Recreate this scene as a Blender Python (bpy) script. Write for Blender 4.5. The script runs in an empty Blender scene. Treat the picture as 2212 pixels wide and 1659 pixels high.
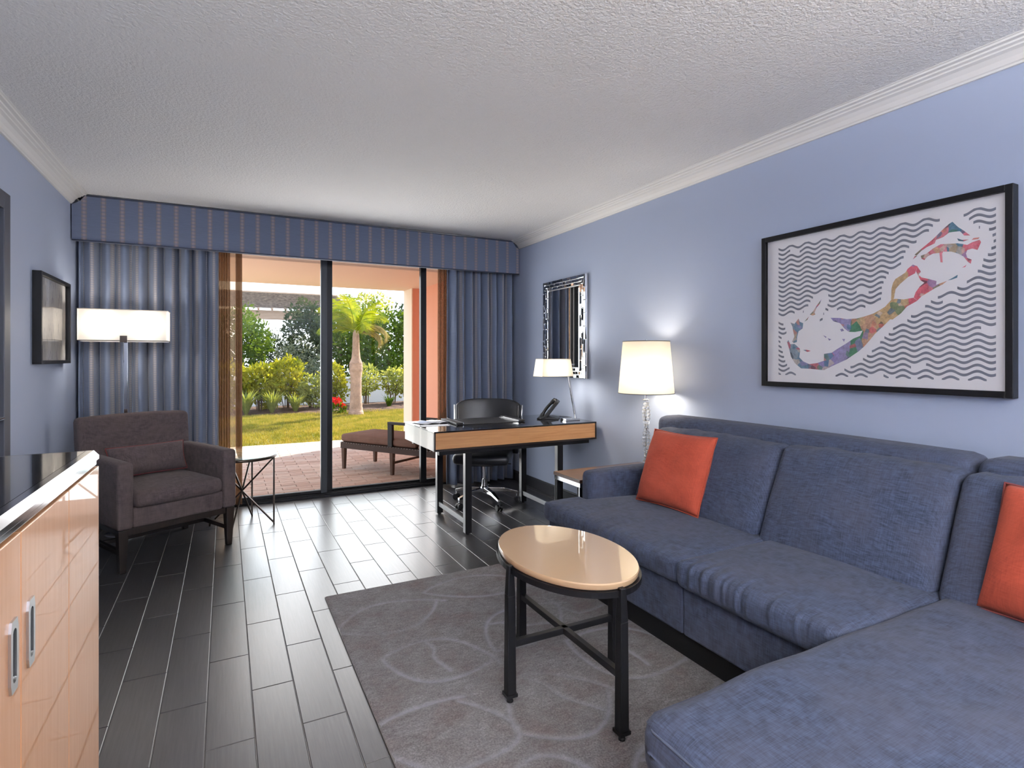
import bpy, bmesh, math, random
import numpy as np
from mathutils import Vector, Matrix, noise as mnoise

random.seed(7)
PI = math.pi
scene = bpy.context.scene
COL = scene.collection

# ------------------------------------------------------------------ camera
YAW = 27.286
cam_d = bpy.data.cameras.new('camera')
cam_d.sensor_width = 36.0
cam_d.lens = 1200.0 / 2212.0 * 36.0
cam_d.shift_y = -56.5 / 2212.0
cam_d.clip_start = 0.05
cam_d.clip_end = 200
cam = bpy.data.objects.new('camera', cam_d)
cam.location = (0, 0, 1.3)
cam.rotation_euler = (math.radians(90), 0, math.radians(-YAW))
COL.objects.link(cam)
scene.camera = cam

# ------------------------------------------------------------------ sky
world = bpy.data.worlds.new('sky')
scene.world = world
world.use_nodes = True
wn = world.node_tree.nodes
wl = world.node_tree.links
wn.clear()
w_out = wn.new('ShaderNodeOutputWorld')
w_bg = wn.new('ShaderNodeBackground')
w_tc = wn.new('ShaderNodeTexCoord')
w_sep = wn.new('ShaderNodeSeparateXYZ')
w_rmp = wn.new('ShaderNodeValToRGB')
w_rmp.color_ramp.elements[0].position = 0.0
w_rmp.color_ramp.elements[0].color = (0.86, 0.93, 1.0, 1)
w_rmp.color_ramp.elements[1].position = 0.7
w_rmp.color_ramp.elements[1].color = (0.36, 0.58, 0.95, 1)
w_noi = wn.new('ShaderNodeTexNoise')
w_noi.inputs['Scale'].default_value = 3.0
w_noi.inputs['Detail'].default_value = 5.0
w_cr = wn.new('ShaderNodeValToRGB')
w_cr.color_ramp.elements[0].position = 0.42
w_cr.color_ramp.elements[1].position = 0.68
w_mix = wn.new('ShaderNodeMixRGB')
w_mix.inputs[2].default_value = (1, 1, 1, 1)
wl.new(w_tc.outputs['Generated'], w_sep.inputs[0])
wl.new(w_sep.outputs['Z'], w_rmp.inputs[0])
wl.new(w_tc.outputs['Generated'], w_noi.inputs['Vector'])
wl.new(w_noi.outputs['Fac'], w_cr.inputs[0])
wl.new(w_cr.outputs[0], w_mix.inputs[0])
wl.new(w_rmp.outputs[0], w_mix.inputs[1])
wl.new(w_mix.outputs[0], w_bg.inputs['Color'])
w_bg.inputs['Strength'].default_value = 2.4
wl.new(w_bg.outputs[0], w_out.inputs[0])

# ------------------------------------------------------------------ sun
sun_d = bpy.data.lights.new('sun', 'SUN')
sun_d.energy = 11.5
sun_d.angle = math.radians(0.6)
sun_d.color = (1.0, 0.92, 0.78)
sun = bpy.data.objects.new('sun', sun_d)
sun.rotation_euler = Vector((0.72, 0.42, 0.52)).to_track_quat('Z', 'Y').to_euler()
COL.objects.link(sun)

# ------------------------------------------------------------------ daylight fill: area light added outside the glass door, brightens room and floor
day_d = bpy.data.lights.new('daylight_fill', 'AREA')
day_d.shape = 'RECTANGLE'
day_d.size = 2.45
day_d.size_y = 2.0
day_d.energy = 56.0
day_d.color = (0.96, 0.98, 1.0)
day = bpy.data.objects.new('daylight_fill', day_d)
day.location = (1.0, 5.62, 1.15)
day.rotation_euler = (math.radians(90), 0, 0)
day.rotation_euler = Vector((0, 1, 0)).to_track_quat('Z', 'Y').to_euler()
COL.objects.link(day)

# ------------------------------------------------------------------ exposure
scene.view_settings.view_transform = 'Standard'
scene.view_settings.look = 'None'
scene.view_settings.exposure = 0.24
scene.view_settings.gamma = 1.0
scene.view_settings.use_curve_mapping = False
scene.cycles.max_bounces = 9
scene.cycles.diffuse_bounces = 5
scene.cycles.glossy_bounces = 4
scene.cycles.transmission_bounces = 6
scene.cycles.transparent_max_bounces = 16
scene.cycles.caustics_reflective = False
scene.cycles.caustics_refractive = False
scene.cycles.sample_clamp_indirect = 6.0

# ================================================================== helpers
def tag(o, label=None, cat=None, group=None, kind=None):
    if label: o['label'] = label
    if cat: o['category'] = cat
    if group: o['group'] = group
    if kind: o['kind'] = kind
    return o

def thing(name, label, cat, loc=(0, 0, 0), rotz=0.0, group=None, kind=None):
    o = bpy.data.objects.new(name, None)
    o.empty_display_size = 0.1
    COL.objects.link(o)
    o.location = loc
    o.rotation_euler = (0, 0, rotz)
    return tag(o, label, cat, group, kind)

class MB:
    def __init__(self, off=(0, 0, 0)):
        self.v = []; self.f = []; self.uv = None; self.mi = []
        self.off = Vector(off)
        self.M = None
    def pt(self, p):
        p = Vector(p)
        if self.M is not None: p = self.M @ p
        return p - self.off
    def add(self, vs, fs):
        b = len(self.v)
        for p in vs: self.v.append(tuple(self.pt(p)))
        for q in fs: self.f.append(tuple(b + i for i in q))
        return b
    def box(self, x0, y0, z0, x1, y1, z1):
        x0, x1 = min(x0, x1), max(x0, x1); y0, y1 = min(y0, y1), max(y0, y1); z0, z1 = min(z0, z1), max(z0, z1)
        self.add([(x0,y0,z0),(x1,y0,z0),(x1,y1,z0),(x0,y1,z0),(x0,y0,z1),(x1,y0,z1),(x1,y1,z1),(x0,y1,z1)],
                 [(0,3,2,1),(4,5,6,7),(0,1,5,4),(1,2,6,5),(2,3,7,6),(3,0,4,7)])
        return self
    def hexa(self, bot, top):
        self.add(list(bot) + list(top), [(0,3,2,1),(4,5,6,7),(0,1,5,4),(1,2,6,5),(2,3,7,6),(3,0,4,7)])
        return self
    def taper(self, cx, cy, z0, z1, w0, d0, w1, d1, dx=0, dy=0):
        b = [(cx-w0/2,cy-d0/2,z0),(cx+w0/2,cy-d0/2,z0),(cx+w0/2,cy+d0/2,z0),(cx-w0/2,cy+d0/2,z0)]
        cx += dx; cy += dy
        t = [(cx-w1/2,cy-d1/2,z1),(cx+w1/2,cy-d1/2,z1),(cx+w1/2,cy+d1/2,z1),(cx-w1/2,cy+d1/2,z1)]
        return self.hexa(b, t)
    def beam(self, p, q, w, h, up=(0, 0, 1)):
        p = Vector(p); q = Vector(q); d = (q - p).normalized(); u = Vector(up)
        s = d.cross(u)
        if s.length < 1e-4: s = d.cross(Vector((1, 0, 0)))
        s.normalize(); u = s.cross(d).normalized()
        a = s * (w / 2); b = u * (h / 2)
        self.add([p-a-b,p+a-b,p+a+b,p-a+b,q-a-b,q+a-b,q+a+b,q-a+b],
                 [(0,1,2,3),(7,6,5,4),(0,4,5,1),(1,5,6,2),(2,6,7,3),(3,7,4,0)])
        return self
    def tube(self, pts, r, seg=8, closed=False):
        pts = [Vector(p) for p in pts]; n = len(pts)
        rr = r if hasattr(r, '__len__') else [r] * n
        vs = []; fs = []; nrm = None
        for i in range(n):
            if closed: d = pts[(i+1) % n] - pts[i-1]
            else: d = pts[min(i+1, n-1)] - pts[max(i-1, 0)]
            d = d.normalized() if d.length > 1e-9 else Vector((0, 0, 1))
            if nrm is None:
                nrm = d.orthogonal().normalized()
            else:
                nrm = nrm - d * nrm.dot(d)
                nrm = nrm.normalized() if nrm.length > 1e-6 else d.orthogonal().normalized()
            b = d.cross(nrm)
            for k in range(seg):
                a = 2 * PI * k / seg
                vs.append(pts[i] + (nrm * math.cos(a) + b * math.sin(a)) * rr[i])
        m = n if closed else n - 1
        for i in range(m):
            for k in range(seg):
                a = i * seg + k; b2 = i * seg + (k+1) % seg
                c = ((i+1) % n) * seg + (k+1) % seg; d2 = ((i+1) % n) * seg + k
                fs.append((a, b2, c, d2))
        if not closed:
            fs.append(tuple(range(seg - 1, -1, -1)))
            fs.append(tuple((n-1) * seg + k for k in range(seg)))
        self.add(vs, fs)
        return self
    def lathe(self, prof, seg=32, c=(0, 0, 0), sx=1.0, sy=1.0, cap0=True, cap1=True):
        vs = []; fs = []; n = len(prof)
        for r, z in prof:
            for k in range(seg):
                a = 2 * PI * k / seg
                vs.append((c[0] + sx * r * math.cos(a), c[1] + sy * r * math.sin(a), c[2] + z))
        for i in range(n - 1):
            for k in range(seg):
                k2 = (k + 1) % seg
                fs.append((i*seg+k, i*seg+k2, (i+1)*seg+k2, (i+1)*seg+k))
        if cap0: fs.append(tuple(range(seg - 1, -1, -1)))
        if cap1: fs.append(tuple((n-1)*seg + k for k in range(seg)))
        self.add(vs, fs)
        return self
    def sphere(self, c, r, seg=12, rings=8, sc=(1, 1, 1)):
        vs = [(c[0], c[1], c[2] - r*sc[2])]
        for i in range(1, rings):
            t = PI * i / rings
            for k in range(seg):
                a = 2 * PI * k / seg
                vs.append((c[0]+r*sc[0]*math.sin(t)*math.cos(a), c[1]+r*sc[1]*math.sin(t)*math.sin(a), c[2]-r*sc[2]*math.cos(t)))
        vs.append((c[0], c[1], c[2] + r*sc[2]))
        fs = []
        for k in range(seg): fs.append((0, 1 + (k+1) % seg, 1 + k))
        for i in range(rings - 2):
            for k in range(seg):
                a = 1 + i*seg + k; b = 1 + i*seg + (k+1) % seg
                fs.append((a, b, b + seg, a + seg))
        L = len(vs) - 1; o = 1 + (rings-2)*seg
        for k in range(seg): fs.append((o + k, o + (k+1) % seg, L))
        self.add(vs, fs)
        return self
    def prism(self, poly, lo, hi, axis='y'):
        n = len(poly)
        def P(a, b, h):
            return (a, h, b) if axis == 'y' else ((h, a, b) if axis == 'x' else (a, b, h))
        vs = [P(a, b, lo) for a, b in poly] + [P(a, b, hi) for a, b in poly]
        fs = [tuple(range(n)), tuple(range(2*n-1, n-1, -1))]
        for i in range(n):
            j = (i + 1) % n
            fs.append((i, n + i, n + j, j))
        self.add(vs, fs)
        return self
    def grid(self, fn, nu, nv, uvfn=None):
        vs = []; 
        for j in range(nv + 1):
            for i in range(nu + 1):
                vs.append(fn(i / nu, j / nv))
        fs = []
        for j in range(nv):
            for i in range(nu):
                a = j*(nu+1) + i
                fs.append((a, a+1, a+nu+2, a+nu+1))
        self.add(vs, fs)
        if uvfn:
            if self.uv is None: self.uv = []
            for j in range(nv + 1):
                for i in range(nu + 1):
                    self.uv.append(uvfn(i / nu, j / nv))
        return self
    def cushion(self, x0, y0, z0, x1, y1, z1, r=0.04, n=10, puff=(0, 0, 0), warp=None):
        """rounded box, faces swelling outward by puff per axis"""
        h = ((x1-x0)/2, (y1-y0)/2, (z1-z0)/2); c = ((x0+x1)/2, (y0+y1)/2, (z0+z1)/2)
        r = min(r, min(h) * 0.98)
        def ax(k):
            i = h[k] - r
            a = [-h[k], -h[k] + r*0.12, -h[k] + r*0.4, -h[k] + r]
            m = max(2, n if isinstance(n, int) else n[k])
            mid = [-i + 2*i*t/m for t in range(1, m)]
            return a + mid + [-x for x in reversed(a)]
        A = [ax(0), ax(1), ax(2)]
        key = {}; vs = []; fs = []
        def vid(p):
            k = tuple(round(t, 6) for t in p)
            if k in key: return key[k]
            q = [max(-(h[i]-r), min(h[i]-r, p[i])) for i in range(3)]
            d = Vector([p[i]-q[i] for i in range(3)])
            if d.length > 1e-9: d = d.normalized() * r
            P = [q[i] + d[i] for i in range(3)]
            N = [P[i]/h[i] for i in range(3)]
            Q = list(P)
            for i in range(3):
                o = [j for j in range(3) if j != i]
                w = (1 - N[o[0]]**2) * (1 - N[o[1]]**2)
                Q[i] = P[i] + puff[i] * N[i] * max(0, w) ** 0.8
            R = Vector((Q[0]+c[0], Q[1]+c[1], Q[2]+c[2]))
            if warp: R = Vector(warp(R, N))
            key[k] = len(vs); vs.append(R)
            return key[k]
        for i in range(3):
            a, b = (i+1) % 3, (i+2) % 3
            for sgn in (-1, 1):
                for s in range(len(A[a]) - 1):
                    for t in range(len(A[b]) - 1):
                        q = []
                        for (ss, tt) in ((s, t), (s+1, t), (s+1, t+1), (s, t+1)):
                            p = [0, 0, 0]; p[i] = sgn*h[i]; p[a] = A[a][ss]; p[b] = A[b][tt]
                            q.append(vid(p))
                        fs.append(tuple(q) if sgn > 0 else tuple(reversed(q)))
        self.add(vs, fs)
        return self
    def build(self, name, mat, parent=None, smooth=False, bevel=0.0, seg=2, kind=None, label=None, angle=40):
        me = bpy.data.meshes.new(name)
        me.from_pydata(self.v, [], self.f)
        if self.uv:
            lay = me.uv_layers.new(name='UVMap')
            li = np.empty(len(me.loops), dtype=np.int32)
            me.loops.foreach_get('vertex_index', li)
            u = np.array(self.uv, dtype=np.float32)[li]
            lay.data.foreach_set('uv', u.ravel())
        mats = mat if isinstance(mat, (list, tuple)) else [mat]
        for m in mats: me.materials.append(M[m] if isinstance(m, str) else m)
        me.update()
        if smooth:
            me.shade_smooth()
            if smooth == 'auto':
                me.set_sharp_from_angle(angle=math.radians(angle))
        o = bpy.data.objects.new(name, me)
        COL.objects.link(o)
        if parent is not None: o.parent = parent
        if bevel > 0:
            b = o.modifiers.new('bevel', 'BEVEL')
            b.width = bevel; b.segments = seg; b.limit_method = 'ANGLE'; b.angle_limit = math.radians(40)
        if kind: o['kind'] = kind
        if label: o['label'] = label
        return o

def struct(o):
    o['kind'] = 'structure'
    return o

def copy_tree(o, parent=None):
    c = o.copy()
    COL.objects.link(c)
    c.parent = parent
    for ch in list(o.children): copy_tree(ch, c)
    return c

# ================================================================== materials
M = {}
def newmat(name):
    m = bpy.data.materials.new(name)
    m.use_nodes = True
    nt = m.node_tree
    nt.nodes.clear()
    out = nt.nodes.new('ShaderNodeOutputMaterial')
    M[name] = m
    return m, nt, out

def coords(nt, scale=(1, 1, 1), kind='Object', rot=(0, 0, 0)):
    tc = nt.nodes.new('ShaderNodeTexCoord')
    mp = nt.nodes.new('ShaderNodeMapping')
    mp.inputs['Scale'].default_value = scale
    mp.inputs['Rotation'].default_value = rot
    nt.links.new(tc.outputs[kind], mp.inputs[0])
    return mp.outputs[0]

def noise_node(nt, vec, scale, detail=3, rough=0.5):
    n = nt.nodes.new('ShaderNodeTexNoise')
    n.inputs['Scale'].default_value = scale
    n.inputs['Detail'].default_value = detail
    n.inputs['Roughness'].default_value = rough
    nt.links.new(vec, n.inputs['Vector'])
    return n.outputs['Fac']

def ramp(nt, fac, stops, interp='LINEAR'):
    r = nt.nodes.new('ShaderNodeValToRGB')
    cr = r.color_ramp
    cr.interpolation = interp
    while len(cr.elements) < len(stops): cr.elements.new(0.5)
    for e, (p, c) in zip(cr.elements, stops):
        e.position = p
        e.color = (*c, 1) if len(c) == 3 else c
    nt.links.new(fac, r.inputs[0])
    return r.outputs[0]

def mixc(nt, fac, a, b, mode='MIX'):
    n = nt.nodes.new('ShaderNodeMixRGB')
    n.blend_type = mode
    for i, x in enumerate((fac, a, b)):
        if hasattr(x, 'is_output'): nt.links.new(x, n.inputs[i])
        elif i == 0: n.inputs[0].default_value = x
        else: n.inputs[i].default_value = (*x, 1)
    return n.outputs[0]

def mathn(nt, op, a, b=None, c=None):
    n = nt.nodes.new('ShaderNodeMath')
    n.operation = op
    for i, x in enumerate((a, b, c)):
        if x is None: continue
        if hasattr(x, 'is_output'): nt.links.new(x, n.inputs[i])
        else: n.inputs[i].default_value = x
    return n.outputs[0]

def bumpn(nt, h, strength=0.3, dist=0.01):
    b = nt.nodes.new('ShaderNodeBump')
    b.inputs['Strength'].default_value = strength
    b.inputs['Distance'].default_value = dist
    nt.links.new(h, b.inputs['Height'])
    return b.outputs[0]

def shade(nt, p, k): return tuple(min(1, c * k) for c in p)

def pm(name, col, rough=0.5, metal=0.0, coat=0.0, spec=0.5, var=None, bump=None, sheen=0.0, trans=0.0, ior=1.45, coat_rough=0.03):
    """col, optional var=(scale, amount, stretch) colour mottling, bump=(scale, strength, dist, stretch)"""
    m, nt, out = newmat(name)
    b = nt.nodes.new('ShaderNodeBsdfPrincipled')
    b.inputs['Base Color'].default_value = (*col, 1)
    b.inputs['Roughness'].default_value = rough
    b.inputs['Metallic'].default_value = metal
    b.inputs['Specular IOR Level'].default_value = spec
    b.inputs['Coat Weight'].default_value = coat
    b.inputs['Coat Roughness'].default_value = coat_rough
    b.inputs['IOR'].default_value = ior
    b.inputs['Transmission Weight'].default_value = trans
    if sheen:
        b.inputs['Sheen Weight'].default_value = sheen
        b.inputs['Sheen Roughness'].default_value = 0.4
    if var:
        v = coords(nt, var[2] if len(var) > 2 else (1, 1, 1))
        f = noise_node(nt, v, var[0], 4, 0.6)
        c = ramp(nt, f, [(0.3, shade(nt, col, 1 - var[1])), (0.7, shade(nt, col, 1 + var[1]))])
        nt.links.new(c, b.inputs['Base Color'])
    if bump:
        v = coords(nt, bump[3] if len(bump) > 3 else (1, 1, 1))
        f = noise_node(nt, v, bump[0], 3, 0.6)
        nt.links.new(bumpn(nt, f, bump[1], bump[2]), b.inputs['Normal'])
    nt.links.new(b.outputs[0], out.inputs[0])
    return m

def linen(name, col, amt=0.25, rough=0.9, scale=1.0, mott=0.12, tint=None):
    """woven cloth: horizontal and vertical thread noise, soft mottling"""
    m, nt, out = newmat(name)
    b = nt.nodes.new('ShaderNodeBsdfPrincipled')
    b.inputs['Roughness'].default_value = rough
    b.inputs['Specular IOR Level'].default_value = 0.15
    b.inputs['Sheen Weight'].default_value = 0.04
    b.inputs['Sheen Roughness'].default_value = 0.5
    s = scale
    f1 = noise_node(nt, coords(nt, (60*s, 60*s, 900*s)), 1.0, 2)
    f2 = noise_node(nt, coords(nt, (900*s, 60*s, 60*s)), 1.0, 2)
    f3 = noise_node(nt, coords(nt, (60*s, 900*s, 60*s)), 1.0, 2)
    f = mathn(nt, 'ADD', mathn(nt, 'ADD', f1, f2), f3)
    f = mathn(nt, 'DIVIDE', f, 3.0)
    c = ramp(nt, f, [(0.36, shade(nt, col, 1 - amt)), (0.64, shade(nt, col, 1 + amt))])
    g = noise_node(nt, coords(nt), 5.0, 3)
    tc = tint or col
    c = mixc(nt, ramp(nt, g, [(0.4, (0, 0, 0)), (0.7, (1, 1, 1))]), c, mixc(nt, 0.5, c, shade(nt, tc, 1 + mott)))
    nt.links.new(c, b.inputs['Base Color'])
    nt.links.new(bumpn(nt, f, 0.35, 0.002), b.inputs['Normal'])
    nt.links.new(b.outputs[0], out.inputs[0])
    return m

def wood(name, c1, c2, axis='x', rough=0.35, coat=0.0, scale=1.0, coat_rough=0.04):
    m, nt, out = newmat(name)
    b = nt.nodes.new('ShaderNodeBsdfPrincipled')
    b.inputs['Roughness'].default_value = rough
    b.inputs['Coat Weight'].default_value = coat
    b.inputs['Coat Roughness'].default_value = coat_rough
    st = {'x': (1.2, 22, 22), 'y': (22, 1.2, 22), 'z': (22, 22, 1.2)}[axis]
    st = tuple(t * scale for t in st)
    f = noise_node(nt, coords(nt, st), 3.0, 6, 0.65)
    c = ramp(nt, f, [(0.3, c1), (0.7, c2)])
    nt.links.new(c, b.inputs['Base Color'])
    nt.links.new(bumpn(nt, f, 0.08, 0.002), b.inputs['Normal'])
    nt.links.new(b.outputs[0], out.inputs[0])
    return m

def leafmat(name, c1, c2, trans=0.45):
    m, nt, out = newmat(name)
    d = nt.nodes.new('ShaderNodeBsdfDiffuse')
    t = nt.nodes.new('ShaderNodeBsdfTranslucent')
    mx = nt.nodes.new('ShaderNodeMixShader')
    f = noise_node(nt, coords(nt), 3.5, 4, 0.7)
    c = ramp(nt, f, [(0.35, c1), (0.65, c2)])
    nt.links.new(c, d.inputs['Color'])
    ct = mixc(nt, 1.0, c, (1.5, 1.3, 0.5), 'MULTIPLY')
    nt.links.new(ct, t.inputs['Color'])
    mx.inputs[0].default_value = trans
    nt.links.new(d.outputs[0], mx.inputs[1])
    nt.links.new(t.outputs[0], mx.inputs[2])
    nt.links.new(mx.outputs[0], out.inputs[0])
    return m

def glassmat(name, tint=(0.97, 0.985, 0.98), gloss=0.9, refl=0.035):
    """thin pane: clear with Fresnel reflections"""
    m, nt, out = newmat(name)
    t = nt.nodes.new('ShaderNodeBsdfTransparent')
    t.inputs['Color'].default_value = (*tint, 1)
    g = nt.nodes.new('ShaderNodeBsdfGlossy')
    g.inputs['Roughness'].default_value = 0.01
    g.inputs['Color'].default_value = (gloss, gloss, gloss, 1)
    lw = nt.nodes.new('ShaderNodeLayerWeight')
    lw.inputs['Blend'].default_value = 0.5
    mx = nt.nodes.new('ShaderNodeMixShader')
    fac = mathn(nt, 'ADD', refl, mathn(nt, 'MULTIPLY', mathn(nt, 'POWER', lw.outputs['Facing'], 5.0), 0.9))
    nt.links.new(fac, mx.inputs[0])
    nt.links.new(t.outputs[0], mx.inputs[1])
    nt.links.new(g.outputs[0], mx.inputs[2])
    nt.links.new(mx.outputs[0], out.inputs[0])
    return m

def shadecloth(name, col, trans=0.55):
    m, nt, out = newmat(name)
    d = nt.nodes.new('ShaderNodeBsdfDiffuse')
    t = nt.nodes.new('ShaderNodeBsdfTranslucent')
    d.inputs['Color'].default_value = (*col, 1)
    t.inputs['Color'].default_value = (*col, 1)
    mx = nt.nodes.new('ShaderNodeMixShader')
    mx.inputs[0].default_value = trans
    nt.links.new(d.outputs[0], mx.inputs[1])
    nt.links.new(t.outputs[0], mx.inputs[2])
    nt.links.new(mx.outputs[0], out.inputs[0])
    return m

def sheermat(name, col, alpha):
    m, nt, out = newmat(name)
    d = nt.nodes.new('ShaderNodeBsdfDiffuse')
    t = nt.nodes.new('ShaderNodeBsdfTranslucent')
    d.inputs['Color'].default_value = (*col, 1)
    t.inputs['Color'].default_value = (*col, 1)
    mx = nt.nodes.new('ShaderNodeMixShader')
    mx.inputs[0].default_value = 0.5
    tr = nt.nodes.new('ShaderNodeBsdfTransparent')
    tr.inputs['Color'].default_value = (0.95, 0.82, 0.68, 1)
    m2 = nt.nodes.new('ShaderNodeMixShader')
    m2.inputs[0].default_value = alpha
    nt.links.new(d.outputs[0], mx.inputs[1])
    nt.links.new(t.outputs[0], mx.inputs[2])
    nt.links.new(tr.outputs[0], m2.inputs[1])
    nt.links.new(mx.outputs[0], m2.inputs[2])
    nt.links.new(m2.outputs[0], out.inputs[0])
    return m

def stripecloth(name, base, stripe, period=0.118, width=0.034, dash=0.012, rough=0.75, bg2=None, offset=0.0):
    """blue satin cloth with woven dashed stripes, laid out along the cloth's own UV (metres)"""
    m, nt, out = newmat(name)
    b = nt.nodes.new('ShaderNodeBsdfPrincipled')
    b.inputs['Roughness'].default_value = rough
    b.inputs['Specular IOR Level'].default_value = 0.3
    b.inputs['Sheen Weight'].default_value = 0.3
    tc = nt.nodes.new('ShaderNodeTexCoord')
    sp = nt.nodes.new('ShaderNodeSeparateXYZ')
    nt.links.new(tc.outputs['UV'], sp.inputs[0])
    u = mathn(nt, 'FRACT', mathn(nt, 'DIVIDE', mathn(nt, 'ADD', sp.outputs['X'], offset), period))
    band = mathn(nt, 'LESS_THAN', mathn(nt, 'ABSOLUTE', mathn(nt, 'SUBTRACT', u, 0.5)), width / period / 2)
    core = mathn(nt, 'LESS_THAN', mathn(nt, 'ABSOLUTE', mathn(nt, 'SUBTRACT', u, 0.5)), width / period / 4)
    v = mathn(nt, 'FRACT', mathn(nt, 'DIVIDE', sp.outputs['Y'], dash * 2))
    dsh = mathn(nt, 'GREATER_THAN', v, 0.42)
    fac = mathn(nt, 'MULTIPLY', band, mathn(nt, 'ADD', 0.45, mathn(nt, 'MULTIPLY', dsh, 0.5)))
    n = noise_node(nt, coords(nt, (1, 1, 60)), 14.0, 3)
    basec = ramp(nt, n, [(0.3, shade(nt, base, 0.9)), (0.7, shade(nt, base, 1.1))])
    sc = mixc(nt, core, stripe, shade(nt, stripe, 1.35))
    c = mixc(nt, fac, basec, sc)
    nt.links.new(c, b.inputs['Base Color'])
    nt.links.new(b.outputs[0], out.inputs[0])
    return m

# paints and shells
pm('wall_blue', (0.405, 0.462, 0.600), 0.55, bump=(220, 0.05, 0.002))
pm('ceiling_white', (0.86, 0.845, 0.83), 0.9, bump=(75, 0.8, 0.011))
pm('crown_white', (0.82, 0.80, 0.77), 0.45)
pm('baseboard_black', (0.03, 0.03, 0.035), 0.4)
pm('grout', (0.16, 0.155, 0.15), 0.9)
pm('door_slate', (0.06, 0.065, 0.085), 0.45)
pm('frame_black', (0.006, 0.006, 0.007), 0.4, 0.0, spec=0.2, bump=(60, 0.05, 0.002))
pm('frame_grey', (0.035, 0.04, 0.045), 0.4, spec=0.3)
glassmat('pane_glass', (0.985, 0.992, 0.99), 0.6, 0.012)
glassmat('table_glass', (0.62, 0.74, 0.76), 1.0, 0.20)
glassmat('picture_glass', (1.0, 1.0, 1.0), 0.7, 0.02)
pm('chrome', (0.86, 0.86, 0.87), 0.08, 1.0)
pm('brushed_steel', (0.62, 0.62, 0.62), 0.3, 1.0)
pm('mirror', (0.93, 0.94, 0.94), 0.015, 1.0)
pm('black_metal', (0.007, 0.007, 0.008), 0.36, 0.0, spec=0.2, bump=(90, 0.1, 0.002))
pm('bronze_metal', (0.045, 0.032, 0.024), 0.3, 0.6)
pm('black_lacquer', (0.008, 0.008, 0.010), 0.12, 0.0, coat=0.7)
pm('black_plastic', (0.009, 0.009, 0.010), 0.35, spec=0.35)
pm('black_leather', (0.010, 0.010, 0.012), 0.40, bump=(260, 0.15, 0.002))
pm('blotter_leather', (0.016, 0.015, 0.016), 0.5, bump=(300, 0.2, 0.001))
pm('paper', (0.85, 0.86, 0.90), 0.6)
pm('paper_blue', (0.45, 0.55, 0.78), 0.6)
pm('screen_dark', (0.02, 0.025, 0.03), 0.1)
pm('art_paper', (0.93, 0.91, 0.93), 0.7)
pm('wave_ink', (0.21, 0.22, 0.27), 0.7)
pm('mat_board', (0.83, 0.82, 0.83), 0.8)
pm('picture_frame', (0.005, 0.005, 0.006), 0.4, spec=0.25)
linen('sofa_blue', (0.037, 0.046, 0.076), 0.50, tint=(0.050, 0.052, 0.072), scale=0.42)
linen('armchair_brown', (0.080, 0.061, 0.062), 0.42, tint=(0.090, 0.068, 0.062), scale=0.45)
linen('pillow_coral', (0.34, 0.056, 0.030), 0.20, tint=(0.40, 0.075, 0.04), scale=0.4)
pm('piping_red', (0.16, 0.03, 0.028), 0.8)
pm('piping_blue', (0.055, 0.066, 0.10), 0.8)
wood('espresso_wood', (0.010, 0.007, 0.006), (0.022, 0.014, 0.011), 'z', 0.35)
wood('walnut_top', (0.05, 0.025, 0.018), (0.11, 0.055, 0.036), 'x', 0.3, coat=0.5)
wood('maple_desk', (0.50, 0.23, 0.085), (0.68, 0.36, 0.16), 'x', 0.32)
wood('maple_gloss', (0.80, 0.36, 0.155), (0.88, 0.45, 0.22), 'z', 0.4, coat=0.45, coat_rough=0.02)
pm('silver_lacquer', (0.27, 0.28, 0.255), 0.28, 0.0, coat=0.15)
pm('chrome_trim', (0.30, 0.30, 0.31), 0.12, 1.0)
pm('steel_and_lit_face', (0.36, 0.36, 0.36), 0.42, 0.8)  # desk stretchers, and the painted-on light of the legs' left faces
pm('cream_lacquer', (0.70, 0.46, 0.26), 0.25, coat=1.0, coat_rough=0.02)
pm('cream_edge', (0.72, 0.60, 0.48), 0.4)
shadecloth('shade_white', (0.85, 0.81, 0.75), 0.35)
shadecloth('shade_cream', (0.84, 0.77, 0.64), 0.20)
pm('crystal', (0.96, 0.97, 0.98), 0.04, 0.0, trans=0.85, ior=1.45)
pm('cord_grey', (0.12, 0.11, 0.10), 0.5)
stripecloth('valance_cloth', (0.135, 0.16, 0.235), (0.225, 0.19, 0.195), dash=0.014)
stripecloth('curtain_cloth', (0.17, 0.205, 0.29), (0.27, 0.25, 0.255), dash=0.009, rough=0.5)
sheermat('sheer_brown', (0.21, 0.145, 0.11), 0.54)
# outdoors
pm('stucco_peach', (0.88, 0.67, 0.55), 0.9, bump=(120, 0.3, 0.005))
pm('stucco_salmon', (0.82, 0.40, 0.27), 0.9, bump=(120, 0.3, 0.005))
pm('stucco_cream', (0.88, 0.74, 0.60), 0.9, bump=(120, 0.3, 0.005))
pm('white_wall', (0.78, 0.76, 0.74), 0.9)
pm('mulch', (0.10, 0.05, 0.03), 0.95, var=(6, 0.5), bump=(30, 0.8, 0.03))
pm('soil_green', (0.22, 0.21, 0.055), 0.95, var=(1.3, 0.35))
leafmat('grass_blade', (0.22, 0.235, 0.045), (0.44, 0.36, 0.11), 0.25)
leafmat('leaf_yellow', (0.16, 0.20, 0.018), (0.40, 0.38, 0.05), 0.4)
leafmat('leaf_green', (0.04, 0.085, 0.012), (0.13, 0.20, 0.025), 0.4)
leafmat('leaf_dark', (0.028, 0.050, 0.026), (0.075, 0.10, 0.05), 0.25)
leafmat('leaf_grey', (0.12, 0.15, 0.10), (0.25, 0.27, 0.19), 0.3)
leafmat('leaf_pale', (0.19, 0.24, 0.07), (0.38, 0.40, 0.14))
leafmat('leaf_red', (0.55, 0.015, 0.02), (0.75, 0.04, 0.05), 0.3)
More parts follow.
